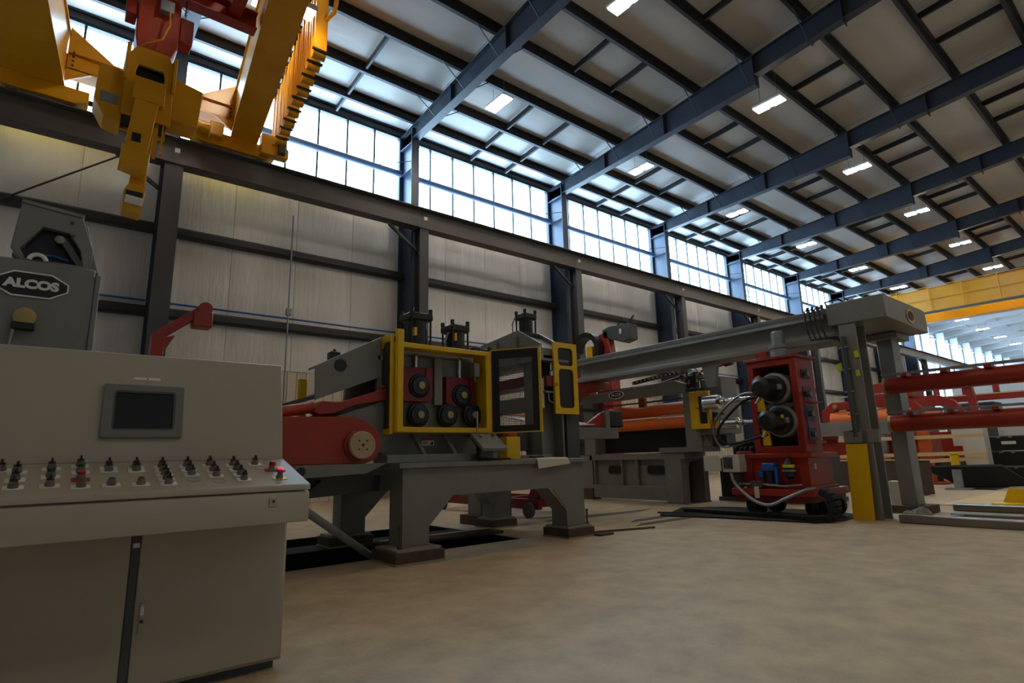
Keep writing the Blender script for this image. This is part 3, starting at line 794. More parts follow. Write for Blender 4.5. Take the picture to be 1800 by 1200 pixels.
# yellow guard box
gd = obj('guard_frame', G().frame('y', [(3.40, 1.55), (4.93, 1.55), (4.93, 2.73), (3.40, 2.73)], [(3.51, 1.62), (4.85, 1.62), (4.85, 2.665), (3.51, 2.665)], 6.60, 6.66), 'yellow', lv, .006)
obj('guard_post', G().box(3.415, 3.505, 6.585, 6.665, 1.56, 2.90), 'yellow', gd, .006)
obj('guard_roof', G().box(3.42, 4.93, 6.66, 7.0, 2.70, 2.73), 'yellow', gd)
obj('guard_floor', G().box(3.42, 4.93, 6.66, 6.98, 1.55, 1.58), 'yellow', gd)
obj('guard_side', G().box(4.90, 4.93, 6.66, 7.0, 1.58, 2.70), 'yellow', gd)
obj('side_frame', G().frame('x', [(6.66, 1.53), (7.02, 1.53), (7.02, 2.78), (6.90, 2.84), (6.66, 2.84)], [(6.68, 1.60), (6.94, 1.60), (6.94, 2.66), (6.86, 2.74), (6.68, 2.74)], 3.35, 3.40), 'yellow', gd, .004)
obj('side_infill', G().box(3.37, 3.38, 6.67, 6.95, 1.59, 2.75), 'dgrey', gd)
obj('latch_pin', G().cyl((3.34, 6.8, 2.15), (3.27, 6.85, 2.15), .018, n=8), 'redo', gd)
obj('hinge_lug', G().box(3.29, 3.35, 6.9, 6.98, 2.52, 2.58), 'yellow', gd)
obj('switch_box', G().box(4.70, 4.79, 6.68, 6.8, 2.36, 2.56), 'grey', gd, .006)
obj('switch_tip', G().cyl((4.745, 6.74, 2.36), (4.745, 6.74, 2.30), .014, n=8), 'brass', gd)
obj('clear_strip', G().box(4.66, 4.685, 6.585, 6.595, 1.45, 1.85), 'galv', gd)
# open mesh door
hx, hy, fx_, fy_ = 4.95, 6.60, 5.36, 6.02
DL = math.hypot(fx_-hx, fy_-hy)
Mdoor = Matrix.Translation((hx, hy, 0)) @ Matrix.Rotation(math.atan2(fy_-hy, fx_-hx), 4, 'Z')
gdo = obj('guard_door', G().frame('y', [(0, 1.56), (DL, 1.56), (DL, 2.745), (0, 2.745)], [(.11, 1.65), (DL-.10, 1.65), (DL-.10, 2.62), (.11, 2.62)], -.012, .012).xf(Mdoor), 'black', lv)
obj('door_edging', G().frame('y', [(-.01, 1.545), (DL+.03, 1.545), (DL+.03, 2.76), (-.01, 2.76)], [(0, 1.56), (DL-.005, 1.56), (DL-.005, 2.745), (0, 2.745)], -.02, .02).xf(Mdoor), 'yellow', gdo)
g = G()
n = 20
for i in range(n+1):
    u = .11+(DL-.21)*i/n; g.box(u-.0022, u+.0022, -.004, .0, 1.65, 2.62)
n = 38
for i in range(n+1):
    z = 1.65+.97*i/n; g.box(.11, DL-.10, 0, .004, z-.0022, z+.0022)
ms = obj('wire_mesh', g.xf(Mdoor), 'black', gdo); ms['kind'] = 'stuff'
# red entry snout, hood and feed arm on the left
hull = [(1.25, 1.17), (3.02, 1.17), (3.17, 1.22), (3.23, 1.36), (3.22, 1.50), (3.13, 1.62), (3.0, 1.70), (2.86, 1.735), (1.25, 1.70)]
sn = obj('entry_snout', G().prism('y', hull, 6.64, 6.74), 'red', lv, .008)
obj('entry_snout', G().prism('y', hull, 8.3, 8.38), 'red', lv, .008)
obj('snout_deck', G().box(1.25, 2.8, 6.74, 8.3, 1.6, 1.66), 'red', lv)
dc = obj('drive_disc', G().lathe((2.93, 6.64, 1.39), (0, -1, 0), [(0, .185), (.02, .185), (.03, .16), (.10, .16), (.11, .148)], 30), 'red', sn)
dd = obj('disc_face', G().lathe((2.93, 6.555, 1.39), (0, -1, 0), [(0, .164), (.05, .164), (.058, .154)], 30), 'card', sn)
for a, b_ in ((0, 0), (-.05, .05), (.05, .05), (-.05, -.05), (.05, -.05)):
    obj('disc_hole', G().cyl((2.93+a, 6.499, 1.39+b_), (2.93+a, 6.494, 1.39+b_), .016 if a == 0 else .011, n=10), 'black', sn)
sa = obj('support_arm', G().prism('y', [(2.17, 1.02), (3.0, 1.05), (3.28, 1.17), (2.17, 1.17), (2.10, 1.10)], 6.55, 6.68), 'grey', lv, .005)
obj('arm_pivot', G().cyl((2.22, 6.55, 1.10), (2.22, 6.53, 1.10), .05, n=14), 'black', sa)
obj('lower_frame', G().prism('y', [(1.5, .25), (1.75, .25), (1.85, .75), (3.4, .82), (3.4, 1.02), (1.5, 1.02)], 7.0, 7.1), 'dgrey', lv)
obj('lower_frame', G().prism('y', [(1.5, .25), (1.75, .25), (1.85, .75), (3.4, .82), (3.4, 1.02), (1.5, 1.02)], 8.3, 8.4), 'dgrey', lv)
obj('lower_cylinder', G().cyl((2.1, 7.3, .9), (3.3, 7.3, .95), .06, n=12), 'black', lv)
for k in range(3):
    obj('lower_hose', G().tube([(2.0+.12*k, 6.95, .98), (2.2+.1*k, 6.9, .85), (2.35+.12*k, 6.95, .98)], .02, 8), 'rubber', lv)
obj('hood', G().prism('y', [(2.46, 2.37), (3.33, 2.83), (3.34, 2.29), (2.47, 1.95)], 6.90, 6.93), 'grey', lv, .004)
obj('hood_top', G().prism('y', [(2.46, 2.37), (3.33, 2.83), (3.33, 2.80), (2.46, 2.34)], 6.93, 7.15), 'grey', lv)
obj('hood_inner', G().prism('y', [(2.5, 2.02), (3.33, 2.34), (3.33, 2.29), (2.5, 1.97)], 6.93, 8.3), 'black', lv)
obj('hood_badge', G().lathe((2.775, 6.9, 2.40), (0, -1, 0), [(0, .085), (.012, .085), (.014, .07)], 8), 'black', lv)
obj('hood_bolts', G().box(2.80, 2.95, 7.3, 7.45, 2.3, 2.66).cyl((2.88, 7.38, 2.66), (2.88, 7.38, 2.71), .025, n=8), 'black', lv, .02)
fa = obj('feed_arm', G().prism('y', [(2.42, 1.80), (2.52, 1.93), (2.76, 1.93), (3.42, 2.14), (3.42, 1.98), (2.98, 1.90), (2.68, 1.78), (2.5, 1.76)], 6.80, 7.0), 'red', lv, .01)
obj('feed_roller', G().cyl((1.5, 6.9, 1.68), (2.45, 6.9, 1.86), .07, n=16), 'redo', fa)
obj('yellow_stop', G().box(2.56, 2.66, 7.75, 7.85, 1.7, 2.32), 'yellow', lv, .006)
obj('grey_web', G().prism('y', [(2.74, 1.76), (3.42, 1.98), (3.42, 1.30), (3.2, 1.30), (3.25, 1.5), (3.05, 1.70)], 6.86, 6.88), 'grey', lv)

pr_ = tag(obj('prop_pole', G().cyl((3.30, 7.0, .03), (1.62, 5.75, 1.02), .045, n=14), 'galv'), 'grey round pole leaning across the pit beside the leveller leg', 'pole')
bp = tag(obj('pit_plank', G().box(3.95, 6.0, 8.05, 8.14, 0, .04).xf(Matrix.Identity(4)), 'wood'), 'rough plank lying along the back edge of the pit', 'plank')
for k in range(3):
    y = 7.62+.138*k
    tag(obj('pit_board', G().box(3.9-.12*k, 5.9, y, y+.13, 0.001, .045), 'rust', bev=.004), 'brown board covering the pit, %s from the front edge' % ORD[k], 'board', 'boards over the pit')

# tilted operator box on the table
ob = thing('operator_box', (4.72, 6.5, 1.165), 'small tilted grey operator box with two knobs on the leveller table', 'control box')
obj('pedestal', G().box(4.60, 4.82, 6.42, 6.53, 1.166, 1.40), 'dgrey', ob, .005)
Mo = Matrix.Translation((4.71, 6.36, 1.435)) @ Matrix.Rotation(math.radians(36), 4, 'X')
obj('panel_box', G().box(-.21, .21, -.18, .18, -.05, 0).xf(Mo), 'grey', ob, .004)
for x, m_ in ((-.09, 'brass'), (.10, 'chrome')):
    obj('knob', G().cyl((x, .09, 0), (x, .09, .03), .028, n=14).xf(Mo), m_, ob)
for k in range(3):
    obj('cable', G().tube([(4.62+.05*k, 6.5, 1.36), (4.55+.06*k, 6.42, 1.20), (4.8, 6.39+.02*k, 1.185), (5.02+.05*k, 6.42, 1.185)], .012, 8), 'rubber', ob)
yb = thing('yellow_cover', (5.33, 6.7, 1.165), 'yellow rectangular cover standing on the leveller table', 'cover')
obj('cover_shell', G().box(5.20, 5.46, 6.60, 6.77, 1.166, 1.50), 'yellow', yb, .008)
obj('cover_motor', G().box(5.24, 5.42, 6.62, 6.75, 1.50, 1.56), 'redo', yb, .01)
cd_ = tag(obj('cardboard_sheet', G().add([(5.48, 6.45, 1.167), (6.0, 6.40, 1.167), (6.1, 6.66, 1.175), (5.5, 6.72, 1.172), (5.48, 6.45, 1.173), (6.0, 6.40, 1.173), (6.1, 6.66, 1.181), (5.5, 6.72, 1.178)], [(0, 3, 2, 1), (4, 5, 6, 7), (0, 1, 5, 4), (1, 2, 6, 5), (2, 3, 7, 6), (3, 0, 4, 7)]), 'card'), 'flat brown cardboard sheet lying on the right end of the table', 'cardboard')
g = G()
vs = []
prof = [(6.46, 1.183), (6.42, 1.183), (6.345, 1.182), (6.325, 1.165), (6.322, 1.10), (6.318, 1.03)]
for i in range(7):
    u = i/6
    for y, z in prof:
        dz = (1.183-z)
        vs.append((5.54+.62*u+dz*(.25 if u > .5 else .1), y, z+dz*.38*u*(1 if dz > .02 else 0)))
n = len(prof)
fs = [(i*n+j, i*n+j+1, (i+1)*n+j+1, (i+1)*n+j) for i in range(6) for j in range(n-1)]
k = len(vs)
vs2 = [(a, b-.003, c-.003 if j % n < 3 else c) for j, (a, b, c) in enumerate(vs)]
g.add(vs+[(a, b+.004, c+.004) for a, b, c in vs], fs+[tuple(k+q for q in f[::-1]) for f in fs] +
      [(i*n, (i+1)*n, k+(i+1)*n, k+i*n) for i in range(6)]+[(i*n+n-1, k+i*n+n-1, k+(i+1)*n+n-1, (i+1)*n+n-1) for i in range(6)] +
      [(j, k+j, k+j+1, j+1) for j in range(n-1)]+[(6*n+j, 6*n+j+1, k+6*n+j+1, k+6*n+j) for j in range(n-1)])
tag(obj('paper_sheet', g, 'paper'), 'pale paper sheet draped over the front edge of the table', 'paper')
tag(obj('work_glove', G().lathe((5.62, 6.58, 1.19), (1, .1, 0), [(0, .02), (.06, .045), (.16, .04), (.22, .05), (.30, .02)], 10).xf(Matrix.Translation((0, 0, 1.19*.5)) @ Matrix.Diagonal((1, 1, .5, 1))).xf(Matrix.Translation((0, 0, .012))), 'black'), 'dark work glove lying on the cardboard sheet', 'glove')

# ------------------------------------------------------------------ shear tower behind the table
tw_ = thing('shear_tower', (6.65, 8.1, 0), 'grey gabled machine tower with a tall yellow window guard', 'machine')
fc = obj('front_column', G().box(6.32, 6.36, 7.08, 7.5, 1.12, 2.85).box(6.80, 6.84, 7.08, 7.5, 1.12, 2.85).box(6.36, 6.80, 7.30, 7.34, 1.12, 2.85), 'grey', tw_, .004)
rc = obj('rear_column', G().box(6.32, 6.84, 8.85, 9.25, 0.17, 2.85), 'grey', tw_, .004)
obj('column_pad', G().box(6.2, 6.95, 8.75, 9.35, 0, .17), 'rust', tw_)
obj('column_foot', G().box(6.24, 7.22, 7.02, 7.55, 1.095, 1.12), 'grey', tw_)
obj('crosshead', G().prism('x', [(7.0, 2.83), (9.35, 2.83), (9.35, 3.02), (8.75, 3.32), (7.62, 3.42), (7.05, 3.10)], 6.30, 6.36), 'grey', tw_, .004)
obj('crosshead', G().prism('x', [(7.0, 2.83), (9.35, 2.83), (9.35, 3.02), (8.75, 3.32), (7.62, 3.42), (7.05, 3.10)], 6.80, 6.86), 'grey', tw_, .004)
obj('head_cap', G().prism('x', [(7.05, 3.02), (7.62, 3.34), (8.75, 3.24), (9.3, 2.96), (9.3, 2.9), (7.05, 2.9)], 6.36, 6.80), 'grey', tw_)
obj('head_ledge', G().box(6.24, 6.92, 6.98, 9.4, 2.79, 2.83), 'grey', tw_, .004)
for y in (7.62, 8.2, 8.75):
    obj('head_rib', G().prism('x', [(y-.02, 2.83), (y+.02, 2.83), (y+.02, 3.30), (y-.02, 3.30)], 6.25, 6.30), 'grey', tw_)
cylinder(tw_, 6.62, 7.75, 3.33, 3.80, .15, False)
obj('cylinder_pipe', G().tube([(6.44, 7.9, 3.3), (6.42, 7.9, 3.6), (6.46, 7.87, 3.72), (6.52, 7.82, 3.74)], .014, 8), 'galv', tw_)
gp = []
for z0, z1, r in ((1.90, 2.70, .07), (2.70, 3.13, .06)):
    gp.append(obj('guard_panel', G().frame('y', [p for p in rrect(6.55, 7.10, z0, z1, .001)], rrect(6.65, 7.00, z0+(.10 if z0 < 2 else .03), z1-(.03 if z0 < 2 else .09), r), 6.96, 7.0), 'yellow', tw_))
obj('guard_window', G().box(6.62, 7.03, 6.985, 6.992, 1.95, 3.08), 'black', tw_)
obj('guard_latch', G().box(6.56, 6.6, 6.94, 6.96, 2.36, 2.42), 'brass', tw_)
obj('inner_column', G().box(6.9, 7.2, 7.08, 7.5, 1.12, 2.80), 'dgrey', tw_, .004)
obj('slide_beam', G().box(6.36, 6.8, 7.5, 8.85, 2.0, 2.22), 'grey', tw_)
obj('slide_beam', G().box(6.36, 6.8, 7.5, 8.85, 2.4, 2.58), 'maroon', tw_)
obj('drive_motor', G().lathe((6.2, 7.7, 1.5), (-1, 0, 0), [(0, .12), (.05, .15), (.3, .15), (.34, .1)], 18), 'black', tw_)
obj('gear_box', G().box(5.95, 6.3, 7.35, 7.6, 1.3, 1.68), 'dgrey', tw_, .02)
obj('red_block', G().box(6.40, 6.62, 7.0, 7.12, 2.36, 2.54), 'maroon', tw_, .01)
obj('valve_stack', G().lathe((6.52, 7.02, 2.54), (0, 0, 1), [(0, .04), (.08, .045), (.10, .02), (.2, .025), (.24, .012)], 12), 'chrome', tw_)
obj('valve_loop', G().tube([(6.46, 7.04, 2.25), (6.46, 7.02, 2.12), (6.52, 7.0, 2.08), (6.58, 7.02, 2.12), (6.58, 7.04, 2.25)], .012, 8), 'galv', tw_)
obj('shelf', G().box(6.37, 6.66, 7.0, 7.28, 2.25, 2.28), 'grey', tw_)
sl_ = obj('data_plate', G().box(6.345, 6.40, 7.074, 7.08, 2.0, 2.5), 'paper', tw_)
obj('warning_label', G().box(6.42, 6.50, 7.294, 7.30, 1.88, 2.03), 'white', tw_)

# red wheeled dolly under and behind the table
dl = thing('coil_dolly', (8.25, 10.6, 0), 'low red wheeled dolly frame on the floor behind the table legs', 'dolly')
for x in (7.72, 8.70):
    obj('side_rail', G().box(x, x+.12, 8.85, 12.6, .16, .36), 'maroon', dl, .005)
for y in (8.9, 10.2, 11.4, 12.4):
    obj('cross_member', G().box(7.84, 8.70, y, y+.14, .2, .34), 'maroon', dl, .005)
obj('end_tower', G().prism('x', [(8.85, .36), (9.25, .36), (9.1, .66), (8.92, .66)], 7.8, 8.3), 'maroon', dl, .01)
for y in (9.05, 12.3):
    for x in (7.66, 8.88):
        obj('wheel', G().cyl((x-.04, y, .15), (x+.04, y, .15), .15, n=18), 'dgrey', dl)

# ------------------------------------------------------------------ infeed table between tower and roll stand
it = thing('infeed_table', (8.4, 8.7, 0), 'grey infeed table with a pale tray and black chute before the orange rolls', 'table')
for y in (7.95, 9.5):
    obj('side_beam', G().box(7.35, 9.25, y, y+.16, 1.53, 1.75), 'grey', it, .005)
    for x in (7.45, 8.95) if y > 9 else (7.45,):
        obj('leg', G().box(x, x+.14, y+.02, y+.14, 0, 1.53), 'grey', it, .004)
obj('cross_beam', G().box(7.4, 7.52, 8.11, 9.5, 1.55, 1.72), 'grey', it)
obj('cross_beam', G().box(9.08, 9.2, 8.11, 9.5, 1.55, 1.72), 'grey', it)
obj('tray', G().add([(7.3, 8.0, 1.76), (8.6, 8.0, 1.80), (8.9, 9.5, 2.02), (7.3, 9.5, 2.05), (7.3, 8.0, 1.78), (8.6, 8.0, 1.82), (8.9, 9.5, 2.04), (7.3, 9.5, 2.07)], [(0, 3, 2, 1), (4, 5, 6, 7), (0, 1, 5, 4), (1, 2, 6, 5), (2, 3, 7, 6), (3, 0, 4, 7)]), 'offwhite', it)
obj('tray_edge', G().bar((7.3, 9.45, 2.09), (8.6, 9.45, 2.06), .08, .03), 'orange', it)
obj('red_wedge', G().prism('y', [(8.3, 1.76), (9.0, 1.76), (9.0, 2.08), (8.85, 2.06)], 8.05, 8.12), 'red', it, .005)
obj('end_post', G().box(8.92, 9.04, 7.98, 8.1, 1.75, 2.10), 'grey', it, .004)
obj('chute', G().prism('x', [(8.0, 1.78), (8.2, 1.74), (8.3, 2.0), (8.25, 2.12), (8.05, 2.12)], 9.1, 9.5), 'black', it, .02)
obj('chute_arm', G().bar((8.0, 8.6, 2.16), (9.3, 8.3, 2.12), .16, .06), 'black', it)
obj('strut', G().bar((8.1, 7.98, 1.76), (8.05, 7.98, 2.0), .04, .03, (0, 1, 0)), 'dgrey', it)
obj('small_roll', G().cyl((8.0, 8.2, 1.74), (9.1, 8.2, 1.74), .06, n=14), 'orange', it)
obj('valve', G().box(7.78, 7.9, 7.86, 7.95, 1.22, 1.34).cyl((7.84, 7.9, 1.18), (7.84, 7.9, 1.5), .03, n=10), 'black', it, .004)
obj('valve_lever', G().bar((7.84, 7.88, 1.32), (8.1, 7.86, 1.42), .03, .05), 'black', it)

# ------------------------------------------------------------------ roll stand with orange rolls
rs = thing('roll_stand', (12.5, 9.6, 0), 'grey roll stand with two long orange rolls on a slotted base', 'machine')
ba = obj('base_frame', G().box(12.0, 12.16, 8.9, 11.35, .06, .40), 'grey', rs, .006)
obj('top_rail', G().box(12.0, 12.9, 8.3, 11.45, 1.06, 1.22), 'grey', rs, .006)
obj('corner_leg', G().box(12.0, 12.2, 8.42, 8.9, 0.02, 1.06), 'grey', rs, .006)
obj('side_leg', G().box(12.75, 12.95, 8.3, 8.9, .02, 1.06), 'grey', rs, .006)
obj('arch_panel', G().prism('y', [(12.2, .02), (12.28, .02), (12.30, .85), (12.38, .98), (12.75, 1.02), (12.75, 1.06), (12.2, 1.06)], 8.42, 8.5), 'grey', rs)
obj('inner_panel', G().box(12.25, 12.75, 8.7, 8.76, .02, 1.05), 'rubber', rs)
for y in (11.28, 10.3, 9.78):
    obj('web_rib', G().box(12.01, 12.12, y-.02, y+.02, .40, 1.06), 'grey', rs)
pan_ = obj('back_panel', G().box(12.12, 12.15, 8.9, 11.35, .40, 1.06), 'grey', rs)
for y0, y1 in ((10.38, 10.84), (8.98, 9.52)):
    obj('slot_hole', G().prism('x', rrect(y0, y1, .70, .90, .07, 3), 12.108, 12.12), 'black', pan_)
    obj('slot_rim', G().frame('x', rrect(y0-.02, y1+.02, .68, .92, .08, 3), rrect(y0, y1, .70, .90, .07, 3), 12.10, 12.12), 'dgrey', pan_)
obj('far_leg', G().box(12.0, 12.25, 11.35, 11.9, .3, 1.2), 'grey', rs, .005)
obj('far_block', G().box(11.95, 12.3, 11.35, 11.95, 0, .3), 'rust', rs)
obj('sole_plate', G().box(11.95, 13.0, 8.3, 8.92, 0, .02), 'steel', rs)
obj('deck', G().box(11.95, 12.7, 7.75, 9.0, 1.22, 1.34), 'grey', rs, .006)
hs = obj('front_housing', G().box(12.0, 12.45, 7.78, 8.22, 1.34, 2.66), 'grey', rs, .006)
obj('rear_housing', G().box(12.0, 12.45, 11.2, 11.6, 1.22, 2.66), 'grey', rs, .006)
obj('rib', G().prism('x', [(7.6, 1.34), (7.78, 1.34), (7.78, 1.75)], 12.05, 12.1), 'grey', rs)
obj('gear_case', G().box(12.5, 13.2, 7.45, 8.0, 2.0, 2.98), 'grey', rs, .01)
obj('gear_leg', G().box(12.6, 13.0, 7.5, 7.9, 1.34, 2.0), 'dgrey', rs)
obj('top_beam', G().prism('x', [(8.1, 2.66), (11.75, 2.66), (11.45, 2.88), (8.4, 2.98), (8.1, 2.86)], 11.96, 12.2), 'grey', rs, .006)
el = [(10.28+.24*math.cos(t*math.pi/12), 2.80+.085*math.sin(t*math.pi/12)) for t in range(24)]
bd = obj('badge', G().prism('x', el, 11.945, 11.96), 'black', rs)
obj('badge_rim', G().frame('x', [(10.28+(a-10.28)*1.1, 2.8+(b-2.8)*1.2) for a, b in el], el, 11.94, 11.96), 'white', bd)
text('badge_lettering', 'ALCOS', .11, 'white', bd, (11.942, 10.28, 2.80), (math.radians(90), 0, math.radians(-90)), .002, .002)
for x, z, r, y0, y1 in ((12.2, 1.96, .15, 8.23, 10.55), (12.66, 2.34, .17, 8.3, 11.15)):
    ro = obj('roll', G().cyl((x, y0, z), (x, y1, z), r, n=32), 'orange', rs)
    obj('roll_neck', G().cyl((x, y1, z), (x, 11.3, z), r*.5, n=16), 'steel', ro)
obj('black_trough', G().box(12.42, 12.9, 8.3, 11.2, 1.24, 1.88), 'rubber', rs)
obj('pale_guide', G().box(12.4, 12.5, 8.25, 9.2, 2.13, 2.18), 'white', rs)
obj('pass_bar', G().box(12.3, 12.36, 8.23, 11.2, 2.53, 2.57), 'dgrey', rs)
obj('roll_bracket', G().box(12.2, 12.32, 9.55, 9.75, 2.42, 2.66), 'red', rs, .01)
obj('roll_bracket', G().box(12.2, 12.32, 11.0, 11.2, 2.3, 2.66), 'red', rs, .01)
cylinder(rs, 12.16, 7.96, 2.66, 3.08, .14)
yg = obj('guard_box', G().frame('x', [(7.42, 1.74), (7.92, 1.74), (7.92, 2.62), (7.42, 2.62)], [(7.48, 1.86), (7.68, 1.86), (7.68, 2.50), (7.48, 2.50)], 11.83, 11.95), 'yellow', rs, .006)
obj('guard_window', G().box(11.88, 11.9, 7.47, 7.69, 1.85, 2.51), 'black', yg)
obj('guard_latch', G().box(11.80, 11.83, 7.70, 7.76, 2.2, 2.25), 'brass', yg)
obj('guard_bracket', G().box(11.95, 12.0, 7.5, 7.9, 1.8, 2.5), 'dgrey', rs)
obj('yellow_box', G().box(11.9, 12.1, 7.05, 7.35, 1.74, 1.98), 'yellow', rs, .006)
obj('box_arm', G().box(12.0, 12.4, 7.05, 7.78, 1.60, 1.74), 'grey', rs, .005)
for z, y0, r in ((2.32, 7.44, .16), (1.82, 7.04, .12)):
    sp_ = obj('drive_spindle', G().lathe((11.75, y0, z), (0, -1, 0), [(0, r), (.36, r), (.38, r*.5), (.5, r*.5), (.52, r*.36), (y0-5.95, r*.36)], 22), 'chrome', rs)
    obj('spindle_mount', G().box(11.7, 12.5, y0, y0+.08, z-.2, z+.2), 'grey', sp_)
# carriage with cable chain on the top beam
cc = thing('strip_carriage', (12.55, 10.2, 2.66), 'red strip carriage with a black and yellow cable chain above the rolls', 'carriage')
obj('red_block', G().box(12.46, 12.8, 10.5, 10.98, 2.72, 2.97), 'red', cc, .01)
obj('red_block', G().box(12.35, 12.65, 9.5, 10.1, 2.85, 3.02), 'maroon', cc, .01)
obj('red_rod', G().cyl((12.5, 9.8, 2.95), (12.5, 7.3, 3.28), .035, n=12), 'red', cc)
obj('rod_clevis', G().cyl((12.5, 7.3, 3.28), (12.5, 7.1, 3.30), .07, n=12), 'maroon', cc)
for k in range(26):
    t = k/25
    y = 10.0-1.7*t; z = 3.12+.10*math.sin(t*1.6) if t < .82 else 3.22-(t-.82)*1.4
    l_ = obj('chain_link', G().box(12.36, 12.48, y-.034, y+.034, z-.04, z+.04), 'black', cc)
    if k % 2 == 0: obj('yellow_pin', G().box(12.352, 12.36, y-.015, y+.015, z-.015, z+.015), 'yellow', l_)
obj('silver_hose', G().tube([(12.45, 8.9, 3.18), (12.45, 8.5, 3.36), (12.45, 8.15, 3.34), (12.45, 7.95, 3.15), (12.45, 8.0, 3.0)], .03, 8), 'galv', cc)
obj('silver_hose', G().tube([(12.4, 8.6, 2.98), (12.4, 8.3, 3.12), (12.4, 8.1, 3.2)], .02, 8), 'galv', cc)
obj('carriage_rail', G().box(12.36, 12.44, 8.2, 11.25, 2.98, 3.02), 'steel', cc)
obj('carriage_post', G().box(12.36, 12.44, 8.1, 8.2, 2.662, 3.02), 'steel', cc)
obj('carriage_post', G().box(12.36, 12.44, 11.25, 11.33, 2.662, 3.02), 'steel', cc)

# ------------------------------------------------------------------ red coil threader behind the gantry beam
ct = thing('coil_threader', (14.1, 12.3, 0), 'tall red threader arm with a black ring and a grey box on top', 'machine')
obj('mast', G().box(13.85, 14.25, 12.05, 12.55, 0, 3.9), 'red', ct, .01)
obj('upper_arm', G().prism('x', [(11.75, 3.9), (12.6, 3.9), (12.5, 4.4), (12.85, 5.05), (12.2, 5.2), (12.1, 4.5)], 13.9, 14.2), 'red', ct, .01)
ring = [(12.95+.62*math.cos(math.radians(a)), 4.62+.62*math.sin(math.radians(a))) for a in range(-60, 200, 20)]
ring2 = [(12.95+.45*math.cos(math.radians(a)), 4.62+.45*math.sin(math.radians(a))) for a in range(180, -80, -20)]
obj('ring', G().prism('x', [(25.9-a, b) for a, b in ring+ring2], 13.6, 14.0), 'black', ct)
obj('ring_pad', G().box(13.7, 13.9, 12.7, 12.95, 4.3, 4.75), 'yellow', ct)
gb_ = obj('grey_box', G().prism('x', [(11.25, 4.78), (11.6, 4.72), (12.35, 5.0), (12.4, 5.25), (12.1, 5.32), (11.25, 5.28)], 13.9, 14.3), 'dgrey', ct, .01)
obj('box_label', G().box(13.885, 13.9, 11.58, 11.66, 5.0, 5.16), 'white', gb_)
for y in (11.5, 11.95):
    obj('box_rod', G().bar((14.1, y, 5.3), (14.1, y-.3, 5.55), .04, .04), 'black', gb_)

# ------------------------------------------------------------------ grey gantry
gy = thing('gantry', (11.7, 6.8, 0), 'long grey gantry beam on two posts with a wide head box', 'gantry')
obj('main_beam', G().prism('y', [(11.15, 3.16), (11.75, 3.16), (11.75, 3.24), (11.55, 3.28), (11.55, 3.62), (11.75, 3.66), (11.75, 3.80), (11.15, 3.80), (11.15, 3.70), (11.30, 3.62), (11.30, 3.32), (11.15, 3.28)], 4.1, 10.95), 'grey', gy, .01)
obj('rail_strip', G().box(11.10, 11.16, 4.4, 10.9, 3.62, 3.68), 'galv', gy)
hbx = obj('head_box', G().prism('y', [(11.1, 3.44), (13.34, 3.40), (13.34, 3.84), (13.1, 3.86), (11.1, 3.86)], 3.36, 4.32), 'grey', gy, .015)
obj('head_badge', G().prism('y', [(12.38+.22*math.cos(t*math.pi/10), 3.62+.14*math.sin(t*math.pi/10)) for t in range(20)], 3.345, 3.36), 'brass', hbx)
obj('badge_core', G().prism('y', [(12.38+.15*math.cos(t*math.pi/10), 3.62+.09*math.sin(t*math.pi/10)) for t in range(20)], 3.338, 3.345), 'rust', hbx)
p1_ = obj('post', G().box(11.08, 11.12, 3.86, 4.14, 0, 3.42).box(11.48, 11.52, 3.86, 4.14, 0, 3.42).box(11.12, 11.48, 3.98, 4.02, 0, 3.42), 'grey', gy, .004)
p2_ = obj('post', G().box(12.62, 13.05, 3.80, 4.06, .14, 3.40), 'grey', gy, .006)
obj('post_cap', G().box(12.5, 13.2, 3.66, 4.2, 3.28, 3.40), 'grey', p2_, .006)
obj('foot_plate', G().box(12.5, 13.2, 3.62, 4.24, 0, .14), 'rust', p2_, .006)
obj('far_support', G().box(11.2, 12.32, 11.1, 11.7, 3.0, 3.5), 'red', gy, .01)
obj('far_block', G().box(11.3, 11.9, 10.45, 11.1, 2.98, 3.155), 'red', gy, .01)
obj('far_column', G().box(12.32, 12.62, 11.62, 11.95, 0, 3.5), 'red', gy, .01)
obj('mid_bracket', G().prism('x', [(6.75, 3.16), (7.15, 3.16), (7.05, 2.62), (6.85, 2.62)], 11.25, 11.35), 'grey', gy)
obj('conduit', G().tube([(11.04, 4.08, 3.2), (11.03, 4.08, 2.6), (11.03, 4.08, 1.4)], .045, 10), 'dgrey', gy)
for z in (3.0, 2.6, 2.2, 1.8, 1.5):
    obj('conduit_clip', G().box(11.0, 11.07, 4.0, 4.16, z-.012, z+.012), 'galv', gy)
for y, z, s_ in ((3.9, 2.86, .06), (4.2, 2.66, .07), (3.92, 2.52, .05)):
    obj('tape_tag', G().prism('x', [(y-s_*.7, z-s_), (y+s_*.5, z-s_*1.2), (y+s_*.6, z+s_*.8), (y-s_*.5, z+s_*1.1)], 11.05, 11.07), 'lime', gy)
obj('clamp_block', G().box(11.0, 11.08, 3.98, 4.28, 1.30, 1.52), 'grey', gy, .006)
obj('clamp_block', G().box(11.0, 11.08, 3.72, 3.90, 1.30, 1.52), 'grey', gy, .006)
obj('kick_plate', G().add([(10.98, 4.30, 0), (10.98, 3.96, 0), (11.02, 3.93, 1.28), (11.02, 4.27, 1.28), (11.0, 4.30, 0), (11.0, 3.96, 0), (11.04, 3.93, 1.28), (11.04, 4.27, 1.28)], [(0, 1, 2, 3), (7, 6, 5, 4), (0, 4, 5, 1), (1, 5, 6, 2), (2, 6, 7, 3), (3, 7, 4, 0)]), 'yellow', gy)
